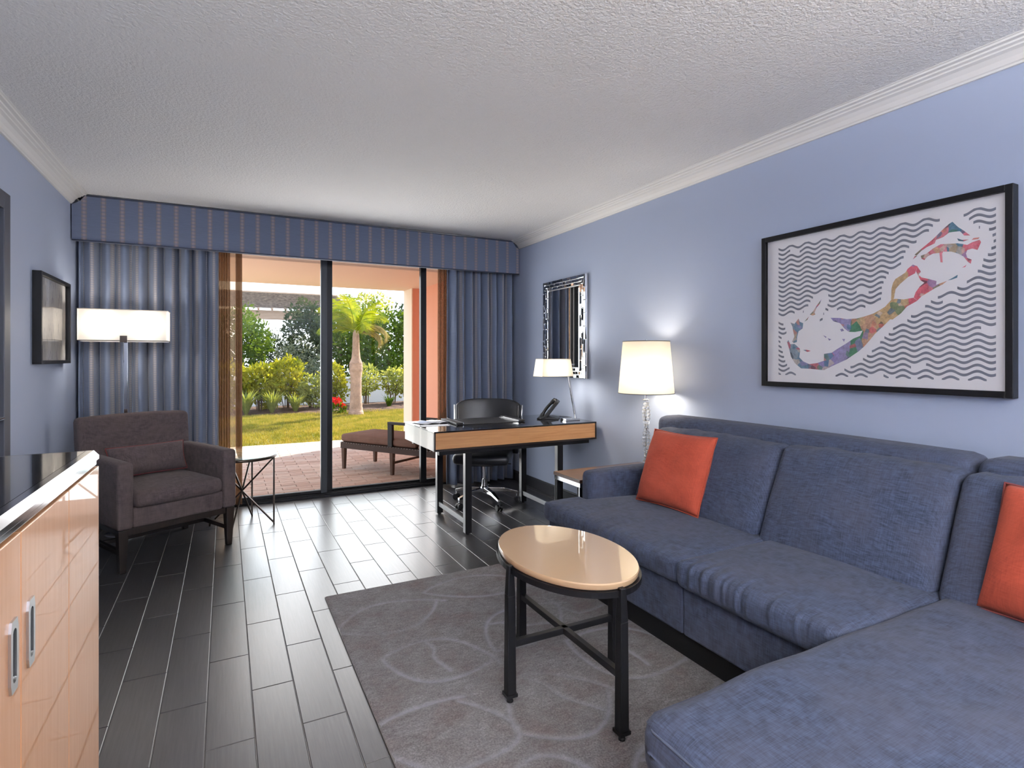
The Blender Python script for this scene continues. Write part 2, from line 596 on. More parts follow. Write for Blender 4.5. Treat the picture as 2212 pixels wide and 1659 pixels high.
leafmat('frond', (0.11, 0.19, 0.012), (0.34, 0.36, 0.025), 0.45)
leafmat('frond_dry', (0.22, 0.17, 0.06), (0.36, 0.29, 0.11), 0.3)
pm('trunk_tan', (0.40, 0.26, 0.19), 0.85, var=(6, 0.3), bump=(14, 0.6, 0.02, (1, 1, 6)))
pm('stem_brown', (0.14, 0.09, 0.05), 0.9)
wood('pergola_wood', (0.42, 0.28, 0.19), (0.56, 0.40, 0.29), 'x', 0.8)
pm('thatch', (0.16, 0.12, 0.09), 0.95, var=(9, 0.5), bump=(25, 0.8, 0.03))
pm('wicker', (0.055, 0.032, 0.024), 0.6, bump=(120, 0.6, 0.006))
pm('outdoor_cushion', (0.20, 0.115, 0.085), 0.8, var=(8, 0.15))
pm('dark_wood', (0.10, 0.055, 0.035), 0.55)
pm('black_bracket', (0.02, 0.02, 0.02), 0.5)

def tile_material():
    m, nt, out = newmat('floor_tile')
    b = nt.nodes.new('ShaderNodeBsdfPrincipled')
    oi = nt.nodes.new('ShaderNodeObjectInfo')
    tc = nt.nodes.new('ShaderNodeTexCoord')
    mp = nt.nodes.new('ShaderNodeMapping')
    mp.inputs['Scale'].default_value = (70, 3.0, 70)
    ad = nt.nodes.new('ShaderNodeVectorMath')
    ad.operation = 'ADD'
    cmb = nt.nodes.new('ShaderNodeCombineXYZ')
    rr = mathn(nt, 'MULTIPLY', oi.outputs['Random'], 37.0)
    nt.links.new(rr, cmb.inputs[0]); nt.links.new(rr, cmb.inputs[1])
    nt.links.new(tc.outputs['Object'], ad.inputs[0]); nt.links.new(cmb.outputs[0], ad.inputs[1])
    nt.links.new(ad.outputs[0], mp.inputs[0])
    f = noise_node(nt, mp.outputs[0], 1.6, 5, 0.7)
    c = ramp(nt, f, [(0.3, (0.026, 0.025, 0.027)), (0.72, (0.062, 0.058, 0.060))])
    k = mathn(nt, 'ADD', 0.85, mathn(nt, 'MULTIPLY', oi.outputs['Random'], 0.3))
    hs = nt.nodes.new('ShaderNodeHueSaturation')
    nt.links.new(c, hs.inputs['Color']); nt.links.new(k, hs.inputs['Value'])
    nt.links.new(hs.outputs[0], b.inputs['Base Color'])
    b.inputs['Roughness'].default_value = 0.36
    b.inputs['Specular IOR Level'].default_value = 0.5
    b.inputs['IOR'].default_value = 1.5
    b.inputs['Coat Weight'].default_value = 0.5
    b.inputs['Coat Roughness'].default_value = 0.28
    b.inputs['Coat IOR'].default_value = 1.75
    nt.links.new(bumpn(nt, f, 0.16, 0.002), b.inputs['Normal'])
    nt.links.new(b.outputs[0], out.inputs[0])
tile_material()

def paver_material():
    m, nt, out = newmat('paver')
    b = nt.nodes.new('ShaderNodeBsdfPrincipled')
    oi = nt.nodes.new('ShaderNodeObjectInfo')
    c = ramp(nt, oi.outputs['Random'], [(0.0, (0.62, 0.46, 0.38)), (0.35, (0.70, 0.54, 0.46)), (0.7, (0.78, 0.65, 0.57)), (1.0, (0.68, 0.57, 0.50))])
    f = noise_node(nt, coords(nt, (2, 14, 8)), 6, 4, 0.6)
    c = mixc(nt, 1.0, c, ramp(nt, f, [(0.3, (0.7, 0.66, 0.62)), (0.7, (1.1, 1.08, 1.05))]), 'MULTIPLY')
    nt.links.new(c, b.inputs['Base Color'])
    b.inputs['Roughness'].default_value = 0.75
    nt.links.new(bumpn(nt, f, 0.3, 0.004), b.inputs['Normal'])
    nt.links.new(b.outputs[0], out.inputs[0])
paver_material()

def rug_material():
    m, nt, out = newmat('rug_wool')
    b = nt.nodes.new('ShaderNodeBsdfPrincipled')
    b.inputs['Roughness'].default_value = 0.95
    b.inputs['Specular IOR Level'].default_value = 0.1
    b.inputs['Sheen Weight'].default_value = 0.05
    f = noise_node(nt, coords(nt), 5.5, 4, 0.6)
    c = ramp(nt, f, [(0.30, (0.145, 0.118, 0.114)), (0.5, (0.165, 0.155, 0.156)), (0.72, (0.205, 0.20, 0.205))])
    f2 = noise_node(nt, coords(nt, (1, 1, 1)), 150, 3, 0.7)
    c = mixc(nt, 1.0, c, ramp(nt, f2, [(0.32, (0.60, 0.60, 0.60)), (0.68, (1.35, 1.35, 1.35))]), 'MULTIPLY')
    f3 = noise_node(nt, coords(nt, (1, 2.2, 1), rot=(0, 0, 0.6)), 28, 4, 0.7)
    c = mixc(nt, 1.0, c, ramp(nt, f3, [(0.35, (0.78, 0.77, 0.76)), (0.65, (1.14, 1.14, 1.14))]), 'MULTIPLY')
    # the carved channels are dyed a paler blue grey: stored per vertex from the carving itself
    at = nt.nodes.new('ShaderNodeAttribute')
    at.attribute_name = 'channel'
    c = mixc(nt, mathn(nt, 'MULTIPLY', at.outputs['Fac'], 0.6), c, (0.31, 0.315, 0.35))
    nt.links.new(c, b.inputs['Base Color'])
    h = mathn(nt, 'ADD', f2, mathn(nt, 'MULTIPLY', f3, 0.7))
    nt.links.new(bumpn(nt, h, 0.7, 0.006), b.inputs['Normal'])
    nt.links.new(b.outputs[0], out.inputs[0])
rug_material()

def island_material():
    m, nt, out = newmat('island_print')
    b = nt.nodes.new('ShaderNodeBsdfPrincipled')
    b.inputs['Roughness'].default_value = 0.7
    tc = nt.nodes.new('ShaderNodeTexCoord')
    sp = nt.nodes.new('ShaderNodeSeparateXYZ')
    nt.links.new(tc.outputs['Object'], sp.inputs[0])
    # object y runs from +0.42 (left end of the print) to -0.42 (right end)
    t = mathn(nt, 'ADD', mathn(nt, 'MULTIPLY', sp.outputs['Y'], -1.1), 0.5)
    w = noise_node(nt, coords(nt), 9, 2)
    t = mathn(nt, 'ADD', t, mathn(nt, 'MULTIPLY', mathn(nt, 'SUBTRACT', w, 0.5), 0.10))
    base = ramp(nt, t, [(0.0, (0.24, 0.30, 0.36)), (0.10, (0.16, 0.26, 0.36)), (0.16, (0.52, 0.17, 0.20)), (0.24, (0.30, 0.25, 0.46)),
                        (0.36, (0.33, 0.29, 0.48)), (0.43, (0.07, 0.22, 0.12)), (0.50, (0.50, 0.30, 0.20)), (0.55, (0.56, 0.38, 0.20)),
                        (0.64, (0.52, 0.36, 0.20)), (0.70, (0.58, 0.12, 0.16)), (0.80, (0.62, 0.20, 0.24)), (0.88, (0.10, 0.20, 0.28)), (0.94, (0.60, 0.16, 0.20))], 'CONSTANT')
    vo = nt.nodes.new('ShaderNodeTexVoronoi')
    vo.inputs['Scale'].default_value = 34
    nt.links.new(tc.outputs['Object'], vo.inputs['Vector'])
    s2 = nt.nodes.new('ShaderNodeSeparateXYZ')
    nt.links.new(vo.outputs['Color'], s2.inputs[0])
    pal = ramp(nt, s2.outputs['X'], [(0.0, (0.30, 0.26, 0.47)), (0.15, (0.08, 0.22, 0.12)), (0.3, (0.58, 0.40, 0.22)), (0.45, (0.55, 0.09, 0.13)),
                                   (0.58, (0.05, 0.18, 0.28)), (0.7, (0.62, 0.52, 0.44)), (0.82, (0.60, 0.24, 0.16)), (0.92, (0.03, 0.04, 0.06))], 'CONSTANT')
    c = mixc(nt, mathn(nt, 'MULTIPLY', mathn(nt, 'GREATER_THAN', s2.outputs['Y'], 0.55), 0.7), base, pal)
    f = noise_node(nt, coords(nt), 60, 3, 0.7)
    c = mixc(nt, 1.0, c, ramp(nt, f, [(0.3, (0.7, 0.7, 0.7)), (0.7, (1.35, 1.35, 1.35))]), 'MULTIPLY')
    nt.links.new(c, b.inputs['Base Color'])
    nt.links.new(b.outputs[0], out.inputs[0])
island_material()

def sketch_material():
    """grey ink sketch of grasses on warm paper"""
    m, nt, out = newmat('sketch_paper')
    b = nt.nodes.new('ShaderNodeBsdfPrincipled')
    b.inputs['Roughness'].default_value = 0.7
    f = noise_node(nt, coords(nt, (1, 4, 1.2)), 9, 5, 0.7)
    c = ramp(nt, f, [(0.36, (0.22, 0.21, 0.20)), (0.44, (0.66, 0.62, 0.57)), (1.0, (0.74, 0.70, 0.64))])
    nt.links.new(c, b.inputs['Base Color'])
    nt.links.new(b.outputs[0], out.inputs[0])
sketch_material()

# ================================================================== the room
XL, XR, YB, YF, ZC = -1.02, 2.75, -2.6, 5.40, 2.525
HEAD = 2.31
OX0, OX1 = -0.34, 2.30           # opening of the sliding door

# walls
w = MB().box(XL-0.12, YB-0.12, -0.05, XL, 2.80, ZC).box(XL-0.12, 3.70, -0.05, XL, YF+0.18, ZC).box(XL-0.12, 2.80, 2.06, XL, 3.70, ZC)
struct(w.build('wall_left', 'wall_blue'))
BY0, BY1, BZ0, BZ1 = -2.45, 0.50, 0.75, 2.30      # side window added behind the camera to let light in
w = MB().box(XR, YB-0.12, -0.05, XR+0.12, BY0, ZC).box(XR, BY1, -0.05, XR+0.12, YF+0.18, ZC).box(XR, BY0, -0.05, XR+0.12, BY1, BZ0).box(XR, BY0, BZ1, XR+0.12, BY1, ZC)
struct(w.build('wall_right', 'wall_blue'))
w1 = thing('fill_window', 'added black framed fill window in the right wall, unseen behind the camera', None, (XR+0.06, (BY0+BY1)/2, BZ0), kind='structure')
WL = w1.location
o = MB(WL).box(XR+0.04, BY0, BZ0, XR+0.10, BY0+0.05, BZ1).box(XR+0.04, BY1-0.05, BZ0, XR+0.10, BY1, BZ1).box(XR+0.04, BY0, BZ0, XR+0.10, BY1, BZ0+0.05).box(XR+0.04, BY0, BZ1-0.05, XR+0.10, BY1, BZ1)
o.box(XR+0.04, (BY0+BY1)/2-0.03, BZ0, XR+0.10, (BY0+BY1)/2+0.03, BZ1)
o.build('frame', 'frame_black', w1)
for k in range(2):
    MB(WL).box(XR+0.067, BY0+0.045+(BY1-BY0)*k/2, BZ0+0.045, XR+0.073, BY0+(BY1-BY0)*(k+1)/2-0.03, BZ1-0.045).build('pane', 'pane_glass', w1)
struct(MB().box(XR+0.13, -16, -0.25, 16, 5.4, -0.15).build('bounce_ground', 'stucco_cream'))  # pale ground added outside the side window to bounce light indoors
w = MB().box(XL, YF, -0.05, OX0, YF+0.18, ZC).box(OX1, YF, -0.05, XR, YF+0.18, ZC).box(OX0, YF, HEAD, OX1, YF+0.18, ZC)
struct(w.build('wall_far', 'wall_blue'))
struct(MB().box(XL, YB-0.12, -0.05, XR, YB, ZC).build('wall_back', 'wall_blue'))
struct(MB().box(XL-0.12, YB-0.12, ZC, XR+0.12, YF+0.18, ZC+0.12).build('ceiling', 'ceiling_white'))

# floor: a screed slab that shows as grout, and plank tiles standing proud of it
floor = struct(MB().box(XL-0.12, YB-0.12, -0.10, XR+0.12, YF+0.02, -0.0025).build('floor', 'grout'))
TW, TL, GAP = 0.1524, 0.60, 0.0032
def tile_mesh():
    c = 0.0018 / TW; cl = 0.0018 / TL
    mb = MB()
    b = [(-.5,-.5,-.010),(.5,-.5,-.010),(.5,.5,-.010),(-.5,.5,-.010)]
    m = [(x,y,-.0016) for x,y,_ in b]
    t = [(-.5+c,-.5+cl,0),(.5-c,-.5+cl,0),(.5-c,.5-cl,0),(-.5+c,.5-cl,0)]
    mb.add(b+m+t, [(0,1,5,4),(1,2,6,5),(2,3,7,6),(3,0,4,7),(4,5,9,8),(5,6,10,9),(6,7,11,10),(7,4,8,11),(8,9,10,11)])
    me = bpy.data.meshes.new('tile')
    me.from_pydata(mb.v, [], mb.f)
    me.materials.append(M['floor_tile'])
    # object coordinates are unit sized, so stretch the grain in the mesh itself
    return me
tile_me = {}
def tile_at(x0, y0, x1, y1):
    k = (round(x1-x0, 4), round(y1-y0, 4))
    if k not in tile_me:
        me = tile_mesh()
        for v in me.vertices:
            v.co.x *= k[0]; v.co.y *= k[1]
        tile_me[k] = me
    o = bpy.data.objects.new('tile', tile_me[k])
    o.location = ((x0+x1)/2, (y0+y1)/2, 0)
    COL.objects.link(o)
    o.parent = floor
rest = MB()
kx = -8
while 0.0905 + kx*TW < XR:
    xa = 0.0905 + kx*TW; xb = xa + TW
    off = 2.395 if kx % 2 == 0 else 2.095
    ky = -8
    while off + ky*TL < YF:
        ya = off + ky*TL; yb = ya + TL
        X0, X1 = max(xa, XL)+GAP/2, min(xb, XR)-GAP/2
        Y0, Y1 = max(ya, YB)+GAP/2, min(yb, YF)-GAP/2
        if X1-X0 > 0.01 and Y1-Y0 > 0.01:
            if Y1 > 0.35: tile_at(X0, Y0, X1, Y1)
            else: rest.box(X0, Y0, -0.010, X1, Y1, 0)
        ky += 1
    kx += 1
rest.build('tile', 'floor_tile', floor, kind='stuff')

# baseboards
def baseboard(name, x, sgn, y0, y1):
    poly = [(x, 0.0), (x+sgn*0.016, 0.0), (x+sgn*0.016, 0.085), (x+sgn*0.010, 0.092), (x+sgn*0.008, 0.102), (x, 0.102)]
    struct(MB().prism(poly, y0, y1, 'y').build(name, 'baseboard_black'))
baseboard('baseboard_right', XR, -1, YB, YF)
baseboard('baseboard_left', XL, 1, 3.79, YF)
struct(MB().box(OX1, YF-0.016, 0, XR-0.016, YF, 0.1).build('baseboard_far', 'baseboard_black'))

# crown mouldings
def crown(name, x, s):
    pr = [(0, .082), (.012, .082), (.014, .074), (.020, .070), (.030, .052), (.046, .036), (.062, .030), (.064, .024), (.078, .020),
          (.080, .013), (.098, .011), (.100, .004), (.108, .002), (.108, 0), (0, 0)]
    poly = [(x + s*a, ZC - b) for a, b in pr]
    struct(MB().prism(poly, YB, 5.15, 'y').build(name, 'crown_white'))
crown('trim_1', XR, -1)
crown('trim_2', XL, 1)

# interior door in the left wall, only its dark casing edge reaches into the picture
d2 = thing('door_2', 'dark slate door and casing in the left wall', None, (XL, 3.25, 0), kind='structure')
o = MB(d2.location)
o.box(XL-0.10, 3.70, 0, XL+0.02, 3.79, 2.15).box(XL-0.10, 2.71, 0, XL+0.02, 2.80, 2.15).box(XL-0.10, 2.80, 2.06, XL+0.02, 3.70, 2.15)
o.build('casing', 'door_slate', d2, bevel=0.004)
dl = MB(d2.location).box(XL-0.06, 2.803, 0.01, XL-0.02, 3.697, 2.058).build('door_leaf', 'door_slate', d2)
for z0, z1 in ((0.2, 0.95), (1.1, 1.9)):
    MB(d2.location).box(XL-0.02, 2.95, z0, XL-0.010, 3.55, z1).build('panel', 'door_slate', dl, bevel=0.006)
MB(d2.location).tube([(XL-0.02, 3.62, 1.0), (XL+0.035, 3.62, 1.0), (XL+0.035, 3.52, 1.0)], 0.009).build('handle', 'chrome', dl, smooth='auto')

# ------------------------------------------------------------------ sliding glass door
d1 = thing('door_1', 'black framed sliding glass patio door', None, (1.0, 5.47, 0), kind='structure')
L = d1.location
fr = MB(L).box(OX0, 5.405, 0.0, OX1, 5.56, 0.022).box(OX0, 5.405, 2.275, OX1, 5.56, HEAD)
fr.box(OX0, 5.405, 0, OX0+0.04, 5.56, HEAD).box(OX1-0.04, 5.405, 0, OX1, 5.56, HEAD)
fr.box(OX0, 5.418, 0.022, OX1, 5.424, 0.034).box(OX0, 5.470, 0.022, OX1, 5.474, 0.034).box(OX0, 5.535, 0.022, OX1, 5.540, 0.034)
fr.build('frame', 'frame_black', d1, bevel=0.003)
def panel(x0, x1, y, sw, rail, right_mat='frame_black', latch=None):
    p = MB(L)
    p.box(x0, y-0.02, 0.036, x0+sw, y+0.02, 2.268)
    p.box(x0+sw, y-0.02, 0.036, x1-sw, y+0.02, 0.036+rail).box(x0+sw, y-0.02, 2.240, x1-sw, y+0.02, 2.268)
    o = p.build('door_panel', 'frame_black', d1, bevel=0.004)
    MB(L).box(x1-sw, y-0.02, 0.036, x1, y+0.02, 2.268).build('stile', right_mat, o, bevel=0.004)
    MB(L).box(x0+sw-0.005, y-0.003, 0.036+rail-0.005, x1-sw+0.005, y+0.003, 2.245).build('pane', 'pane_glass', o)
    if latch:
        h = MB(L).box(latch-0.012, y-0.032, 1.20, latch+0.012, y-0.02, 1.38).box(latch-0.006, y-0.050, 1.24, latch+0.006, y-0.03, 1.34)
        h.build('latch', 'frame_grey', o, bevel=0.003)
panel(-0.30, 0.848, 5.447, 0.056, 0.030, 'frame_grey')
panel(0.853, 1.826, 5.505, 0.052, 0.018, 'frame_black', 1.80)
panel(1.760, 2.26, 5.447, 0.060, 0.030)

# ================================================================== the patio and garden (setting)
PZ = -0.12
pf = struct(MB().box(-3.0, YF+0.02, -0.3, 5.2, 9.90, PZ-0.012).build('patio_floor', 'grout'))
pav = bpy.data.meshes.new('paver')
pw, ph = 0.30, 0.105
pmesh = MB()
c = 0.004
pmesh.add([(-pw/2+.002,-ph/2+.002,-.015),(pw/2-.002,-ph/2+.002,-.015),(pw/2-.002,ph/2-.002,-.015),(-pw/2+.002,ph/2-.002,-.015),
           (-pw/2+c,-ph/2+c,0),(pw/2-c,-ph/2+c,0),(pw/2-c,ph/2-c,0),(-pw/2+c,ph/2-c,0)],
          [(0,1,5,4),(1,2,6,5),(2,3,7,6),(3,0,4,7),(4,5,6,7)])
pav.from_pydata(pmesh.v, [], pmesh.f)
pav.materials.append(M['paver'])
prest = MB()
cand = []
row = 0
y = 5.64
while y < 9.86:
    x = -2.9 + (0.15 if row % 2 else 0)
    while x < 5.0:
        # keep those that the room looks out on as pieces of their own
        cand.append((x, y))
        x += pw
    y += ph
    row += 1
def seen(p):
    x, y = p
    return -0.05*(y/5.5) + 0.02*y - 0.1 < x < 0.40*y + 0.05
vis = [p for p in cand if seen(p)]
vis.sort(key=lambda p: p[1])
keep = set(vis[:298])
rnd = random.Random(3)
for p in cand:
    dz = rnd.uniform(-0.002, 0.001)
    if p in keep:
        o = bpy.data.objects.new('paver', pav)
        o.location = (p[0], p[1], PZ + dz)
        o.rotation_euler = (rnd.uniform(-.006, .006), rnd.uniform(-.004, .004), 0)
        COL.objects.link(o); o.parent = pf
    else:
        b0 = len(prest.v)
        prest.add([(p[0]+a[0], p[1]+a[1], PZ+dz+a[2]) for a in pmesh.v], pmesh.f)
prest.build('paver', 'paver', pf, kind='stuff')

struct(MB().box(-1.8, YF+0.18, 2.51, 3.4, 9.86, 2.70).build('patio_ceiling', 'stucco_peach'))
struct(MB().box(-1.1, YF+0.18, 2.235, 3.06, 5.78, 2.51).build('patio_lintel', 'stucco_peach'))
struct(MB().box(3.06, YF+0.18, -0.3, 3.26, 9.40, 2.51).build('patio_wall_right', 'stucco_salmon'))
pc = struct(MB().box(2.900, 9.40, -0.3, 3.30, 9.86, 2.51).build('patio_column', 'stucco_salmon'))
MB().box(2.880, 9.39, -0.3, 2.900, 9.88, 2.51).build('facing', 'stucco_cream', pc)
struct(MB().box(-3.0, YF+0.18, -0.3, OX0, YF+0.22, 2.51).box(OX1, YF+0.18, -0.3, 3.06, YF+0.22, 2.51).build('patio_wall_house', 'stucco_peach'))
struct(MB().box(OX0, YF+0.16, -0.3, OX1, YF+0.22, -0.005).build('door_sill', 'stucco_peach'))

# lawn, planting bed, ground beyond
gz = -0.15
lawn = tag(MB().grid(lambda u, v: (-7+18*u, 9.9+5.3*v, gz + 0.02*math.sin(u*9)*math.sin(v*5) + 0.14*v), 40, 20).build('lawn_ground', 'soil_green'),
           kind='structure')
struct(MB().box(-12, 15.0, -0.4, 18, 40, -0.02).build('garden_ground', 'mulch'))
bed = MB().grid(lambda u, v: (-6+16*u, 13.85 + 0.15*math.sin(u*20) + 2.6*v, -0.02 + 0.07*math.sin(v*PI) + 0.02*mnoise.noise((u*60, v*12, 0))), 120, 16)
struct(bed.build('planting_bed', 'mulch', smooth=True))

rg = np.random.default_rng(5)
n = 110000
gx = rg.uniform(-2.2, 6.2, n); gy = 9.9 + 4.1*rg.uniform(0, 1, n)**0.8
keepm = (gx < 0.42*gy - 0.1) & (gx > -0.15*gy)
gx = gx[keepm]; gy = gy[keepm]; n = len(gx)
gh = rg.uniform(0.025, 0.06, n); ga = rg.uniform(0, 2*PI, n); gl = rg.uniform(0.0, 0.035, n)
gu = (gx+7)/18; gv = (gy-9.9)/5.3
gzz = gz + 0.02*np.sin(gu*9)*np.sin(gv*5) + 0.14*gv
gw = 0.006
V = np.empty((n, 3, 3))
V[:, 0] = np.stack([gx+gw*np.cos(ga), gy+gw*np.sin(ga), gzz], 1)
V[:, 1] = np.stack([gx-gw*np.cos(ga), gy-gw*np.sin(ga), gzz], 1)
V[:, 2] = np.stack([gx+gl*np.sin(ga*3), gy+gl*np.cos(ga*3), gzz+gh], 1)
me = bpy.data.meshes.new('lawn_grass')
me.vertices.add(n*3); me.vertices.foreach_set('co', V.reshape(-1))
me.loops.add(n*3); me.loops.foreach_set('vertex_index', np.arange(n*3, dtype=np.int32))
me.polygons.add(n); me.polygons.foreach_set('loop_start', np.arange(0, n*3, 3, dtype=np.int32))
me.update(calc_edges=True)
me.materials.append(M['grass_blade'])
o = bpy.data.objects.new('lawn_grass', me)
COL.objects.link(o)
tag(o, 'short sunlit yellow green lawn grass beyond the patio', 'grass', kind='stuff')

gw_ = thing('garden_wall', 'low white garden wall behind the flowering shrubs', 'wall', (3, 16.7, 0), kind='structure')
MB(gw_.location).box(-4, 16.6, -0.1, 12, 16.85, 0.68).build('wall_body', 'white_wall', gw_)
MB(gw_.location).box(-4, 16.56, 0.68, 12, 16.89, 0.74).build('coping', 'white_wall', gw_, bevel=0.01)
del gw_['category']

# ================================================================== window dressing
VY = 5.15
val = thing('valance', 'blue striped upholstered valance box along the ceiling above the patio door', 'valance', (0.865, 5.27, 2.17))
o = MB(val.location)
poly = [(-1.012, 2.173), (2.742, 2.173), (2.742, 2.440), (2.700, 2.462), (2.662, 2.520), (-0.925, 2.520), (-0.965, 2.466), (-1.012, 2.440)]
o.prism(poly, VY, VY+0.03, 'y')
b = o.build('front_board', 'valance_cloth', val)
uvl = b.data.uv_layers.new(name='UVMap')
for lp in b.data.loops:
    co = b.data.vertices[lp.vertex_index].co
    uvl.data[lp.index].uv = (co.x + val.location.x + 0.938 + 0.059, co.z)
MB(val.location).box(-1.0, VY+0.03, 2.515, 2.73, YF, 2.522).build('top_board', 'piping_blue', val)
MB(val.location).tube([(-1.010, VY-0.002, 2.176), (2.740, VY-0.002, 2.176)], 0.006).build('piping', 'piping_blue', val, smooth=True)
MB(val.location).tube([(-0.925, VY-0.002, 2.512), (2.662, VY-0.002, 2.512)], 0.005).build('piping', 'piping_blue', val, smooth=True)

def curtain(name, label, x0, x1, folds, seed, mat='curtain_cloth', yc=5.275, amp=0.045, z0=0.02, fullness=2.0, cat='curtain', nu=None, group=None):
    c = thing(name, label, cat, ((x0+x1)/2, yc, z0), group=group)
    r = random.Random(seed)
    ph = [r.uniform(-0.5, 0.5) for _ in range(folds + 3)]
    am = [r.uniform(0.6, 1.15) for _ in range(folds + 3)]
    W = x1 - x0
    def fn(u, v):
        z = z0 + (2.34 - z0)*v
        a = u * folds
        k = int(a); t = a - k
        A = am[k]*(1-t) + am[k+1]*t
        p = ph[k]*(1-t) + ph[k+1]*t
        th = 2*PI*(a + 0.16*p*(1.2 - v))
        s = math.sin(th)
        y = yc + amp*A*(s + 0.25*math.sin(2*th + p))*(0.75 + 0.35*(1-v))
        x = x0 + W*u + 0.010*math.cos(th)*A + 0.012*mnoise.noise((u*5, v*3, seed))*(1-v)
        y += 0.012*mnoise.noise((u*14, v*6, seed+3))
        return (x, y, z)
    mb = MB(c.location).grid(fn, nu or folds*14, 24, lambda u, v: (u*W*fullness, (2.34-z0)*v))
    p = mb.build('drape', mat, c, smooth=True)
    so = p.modifiers.new('thickness', 'SOLIDIFY'); so.thickness = 0.003
    return c
curtain('curtain', 'blue striped floor-length curtain behind the brown armchair and floor lamp', -1.0, -0.055, 9, 11, amp=0.062, yc=5.29, group='blue striped curtains')
curtain('curtain', 'blue striped floor-length curtain behind the black desk chair', 1.985, 2.715, 8, 29, amp=0.055, yc=5.285, group='blue striped curtains')
def sheer(label, parts, seed, yc=5.362):
    """thin voile: parts = (x0, x1, folds, amplitude) runs laid side by side in one cloth"""
    c = thing('sheer_curtain', label, 'curtain', (parts[0][0], yc, 0.03), group='brown sheer curtains')
    line = []
    for x0, x1, nf, amp in parts:
        m = max(6, nf*14)
        for i in range(m):
            t = i/m; th = 2*PI*nf*t
            line.append((x0+(x1-x0)*t, amp*(math.sin(th)+0.3*math.sin(2.3*th+seed)), 0.45*abs(x1-x0)/max(1, nf)*math.sin(2*th)))
    line.append((parts[-1][1], 0, 0))
    n = len(line)-1
    def fn(u, v):
        k = min(n, int(round(u*n))); x, y, sh = line[k]
        z = 0.03 + 2.30*v
        return (x+sh+0.006*mnoise.noise((x*20, v*3, seed))*(1-v), yc+y*(0.8+0.3*(1-v)), z)
    MB(c.location).grid(fn, n, 16).build('drape', 'sheer_brown', c, smooth=True)
    return c
sheer('brown sheer curtain gathered left of the patio glass', ((-0.12, 0.034, 8, 0.024), (0.034, 0.078, 0, 0), (0.078, 0.128, 4, 0.020)), 3)
sheer('brown sheer curtain gathered right of the patio glass by the desk chair', ((1.925, 2.06, 8, 0.022),), 8)

# ================================================================== rug
rug = thing('rug', 'grey wool rug with carved leaf-like curves under the oval coffee table', 'rug', (1.22, 1.75, 0))
RX0, RX1, RY0, RY1, RH = 0.478, 2.05, 0.35, 3.135, 0.012
segs = []
def arc_pts(cx, cy, rx, ry, a0, a1, rot, n=26):
    out = []
    for i in range(n+1):
        a = math.radians(a0 + (a1-a0)*i/n)
        x, y = rx*math.cos(a), ry*math.sin(a)
        out.append((cx + x*math.cos(rot) - y*math.sin(rot), cy + x*math.sin(rot) + y*math.cos(rot)))
    return out
rr = random.Random(21)
curves = []
# big carved leaves: long bowed outlines with a few side veins, drifting across the pile
for (cx, cy, ln, wd, rot) in ((0.75, 2.75, 0.50, 0.17, 0.2), (1.30, 2.85, 0.60, 0.16, -0.25), (1.75, 2.55, 0.46, 0.18, 0.9), (0.82, 2.25, 0.44, 0.20, -0.5),
                              (1.32, 2.35, 0.52, 0.17, 0.5), (0.70, 1.80, 0.34, 0.22, 1.1), (1.12, 1.72, 0.40, 0.24, 0.1), (1.60, 1.95, 0.50, 0.20, -0.7),
                              (0.85, 1.30, 0.42, 0.22, -0.3), (1.32, 1.25, 0.48, 0.20, 0.6), (1.75, 1.40, 0.40, 0.20, 1.3), (0.72, 0.85, 0.36, 0.20, 0.4), (1.25, 0.80, 0.46, 0.20, -0.4), (1.72, 0.85, 0.4, 0.2, 0.3)):
    c_, s_ = math.cos(rot), math.sin(rot)
    def P(t, w):
        x, y = ln*(t-0.5)*1.15, w
        return (cx + x*c_ - y*s_, cy + x*s_ + y*c_)
    k1, k2 = rr.uniform(.8, 1.2), rr.uniform(.6, 1.2)
    curves.append([P(t/22, wd*k1*math.sin(PI*t/22)**0.75 + 0.02*math.sin(5*t/22)) for t in range(23)])
    curves.append([P(t/22*0.93, -wd*k2*math.sin(PI*t/22)**0.85) for t in range(23)])
    if rr.random() < 0.6:
        t0 = rr.uniform(.3, .6)
        curves.append([P(t0 + 0.25*u/8 + 0.03*math.sin(u), wd*k1*math.sin(PI*t0)**0.75*(1-u/8) - wd*k2*0.5*u/8) for u in range(9)])
P0 = np.array([p for c in curves for p in c[:-1]]); P1 = np.array([p for c in curves for p in c[1:]])
NX, NY = 200, 340
gx = np.linspace(RX0, RX1, NX+1); gy = np.linspace(RY0, RY1, NY+1)
GX, GY = np.meshgrid(gx, gy)
pts = np.stack([GX.ravel(), GY.ravel()], 1)
dist = np.full(len(pts), 9.0)
for a, b in zip(P0, P1):
    ab = b - a; m = (np.abs(pts[:, 0]-a[0]) < 0.09) & (np.abs(pts[:, 1]-a[1]) < 0.09)
    q = pts[m] - a
    t = np.clip((q @ ab)/(ab @ ab), 0, 1)
    dd = np.linalg.norm(q - t[:, None]*ab, axis=1)
    dist[m] = np.minimum(dist[m], dd)
chan = np.exp(-(dist/0.008)**2)
edge = np.minimum(np.minimum(pts[:, 0]-RX0, RX1-pts[:, 0]), np.minimum(pts[:, 1]-RY0, RY1-pts[:, 1]))
Z = RH - 0.0045*chan - 0.006*np.exp(-(edge/0.006)**2)
loc = rug.location
vs = [(float(x)-loc.x, float(y)-loc.y, float(z)) for (x, y), z in zip(pts, Z)]
fs = []
for j in range(NY):
    for i in range(NX):
        a = j*(NX+1)+i
        fs.append((a, a+1, a+NX+2, a+NX+1))
me = bpy.data.meshes.new('pile')
me.from_pydata(vs, [], fs)
at = me.attributes.new('channel', 'FLOAT', 'POINT')
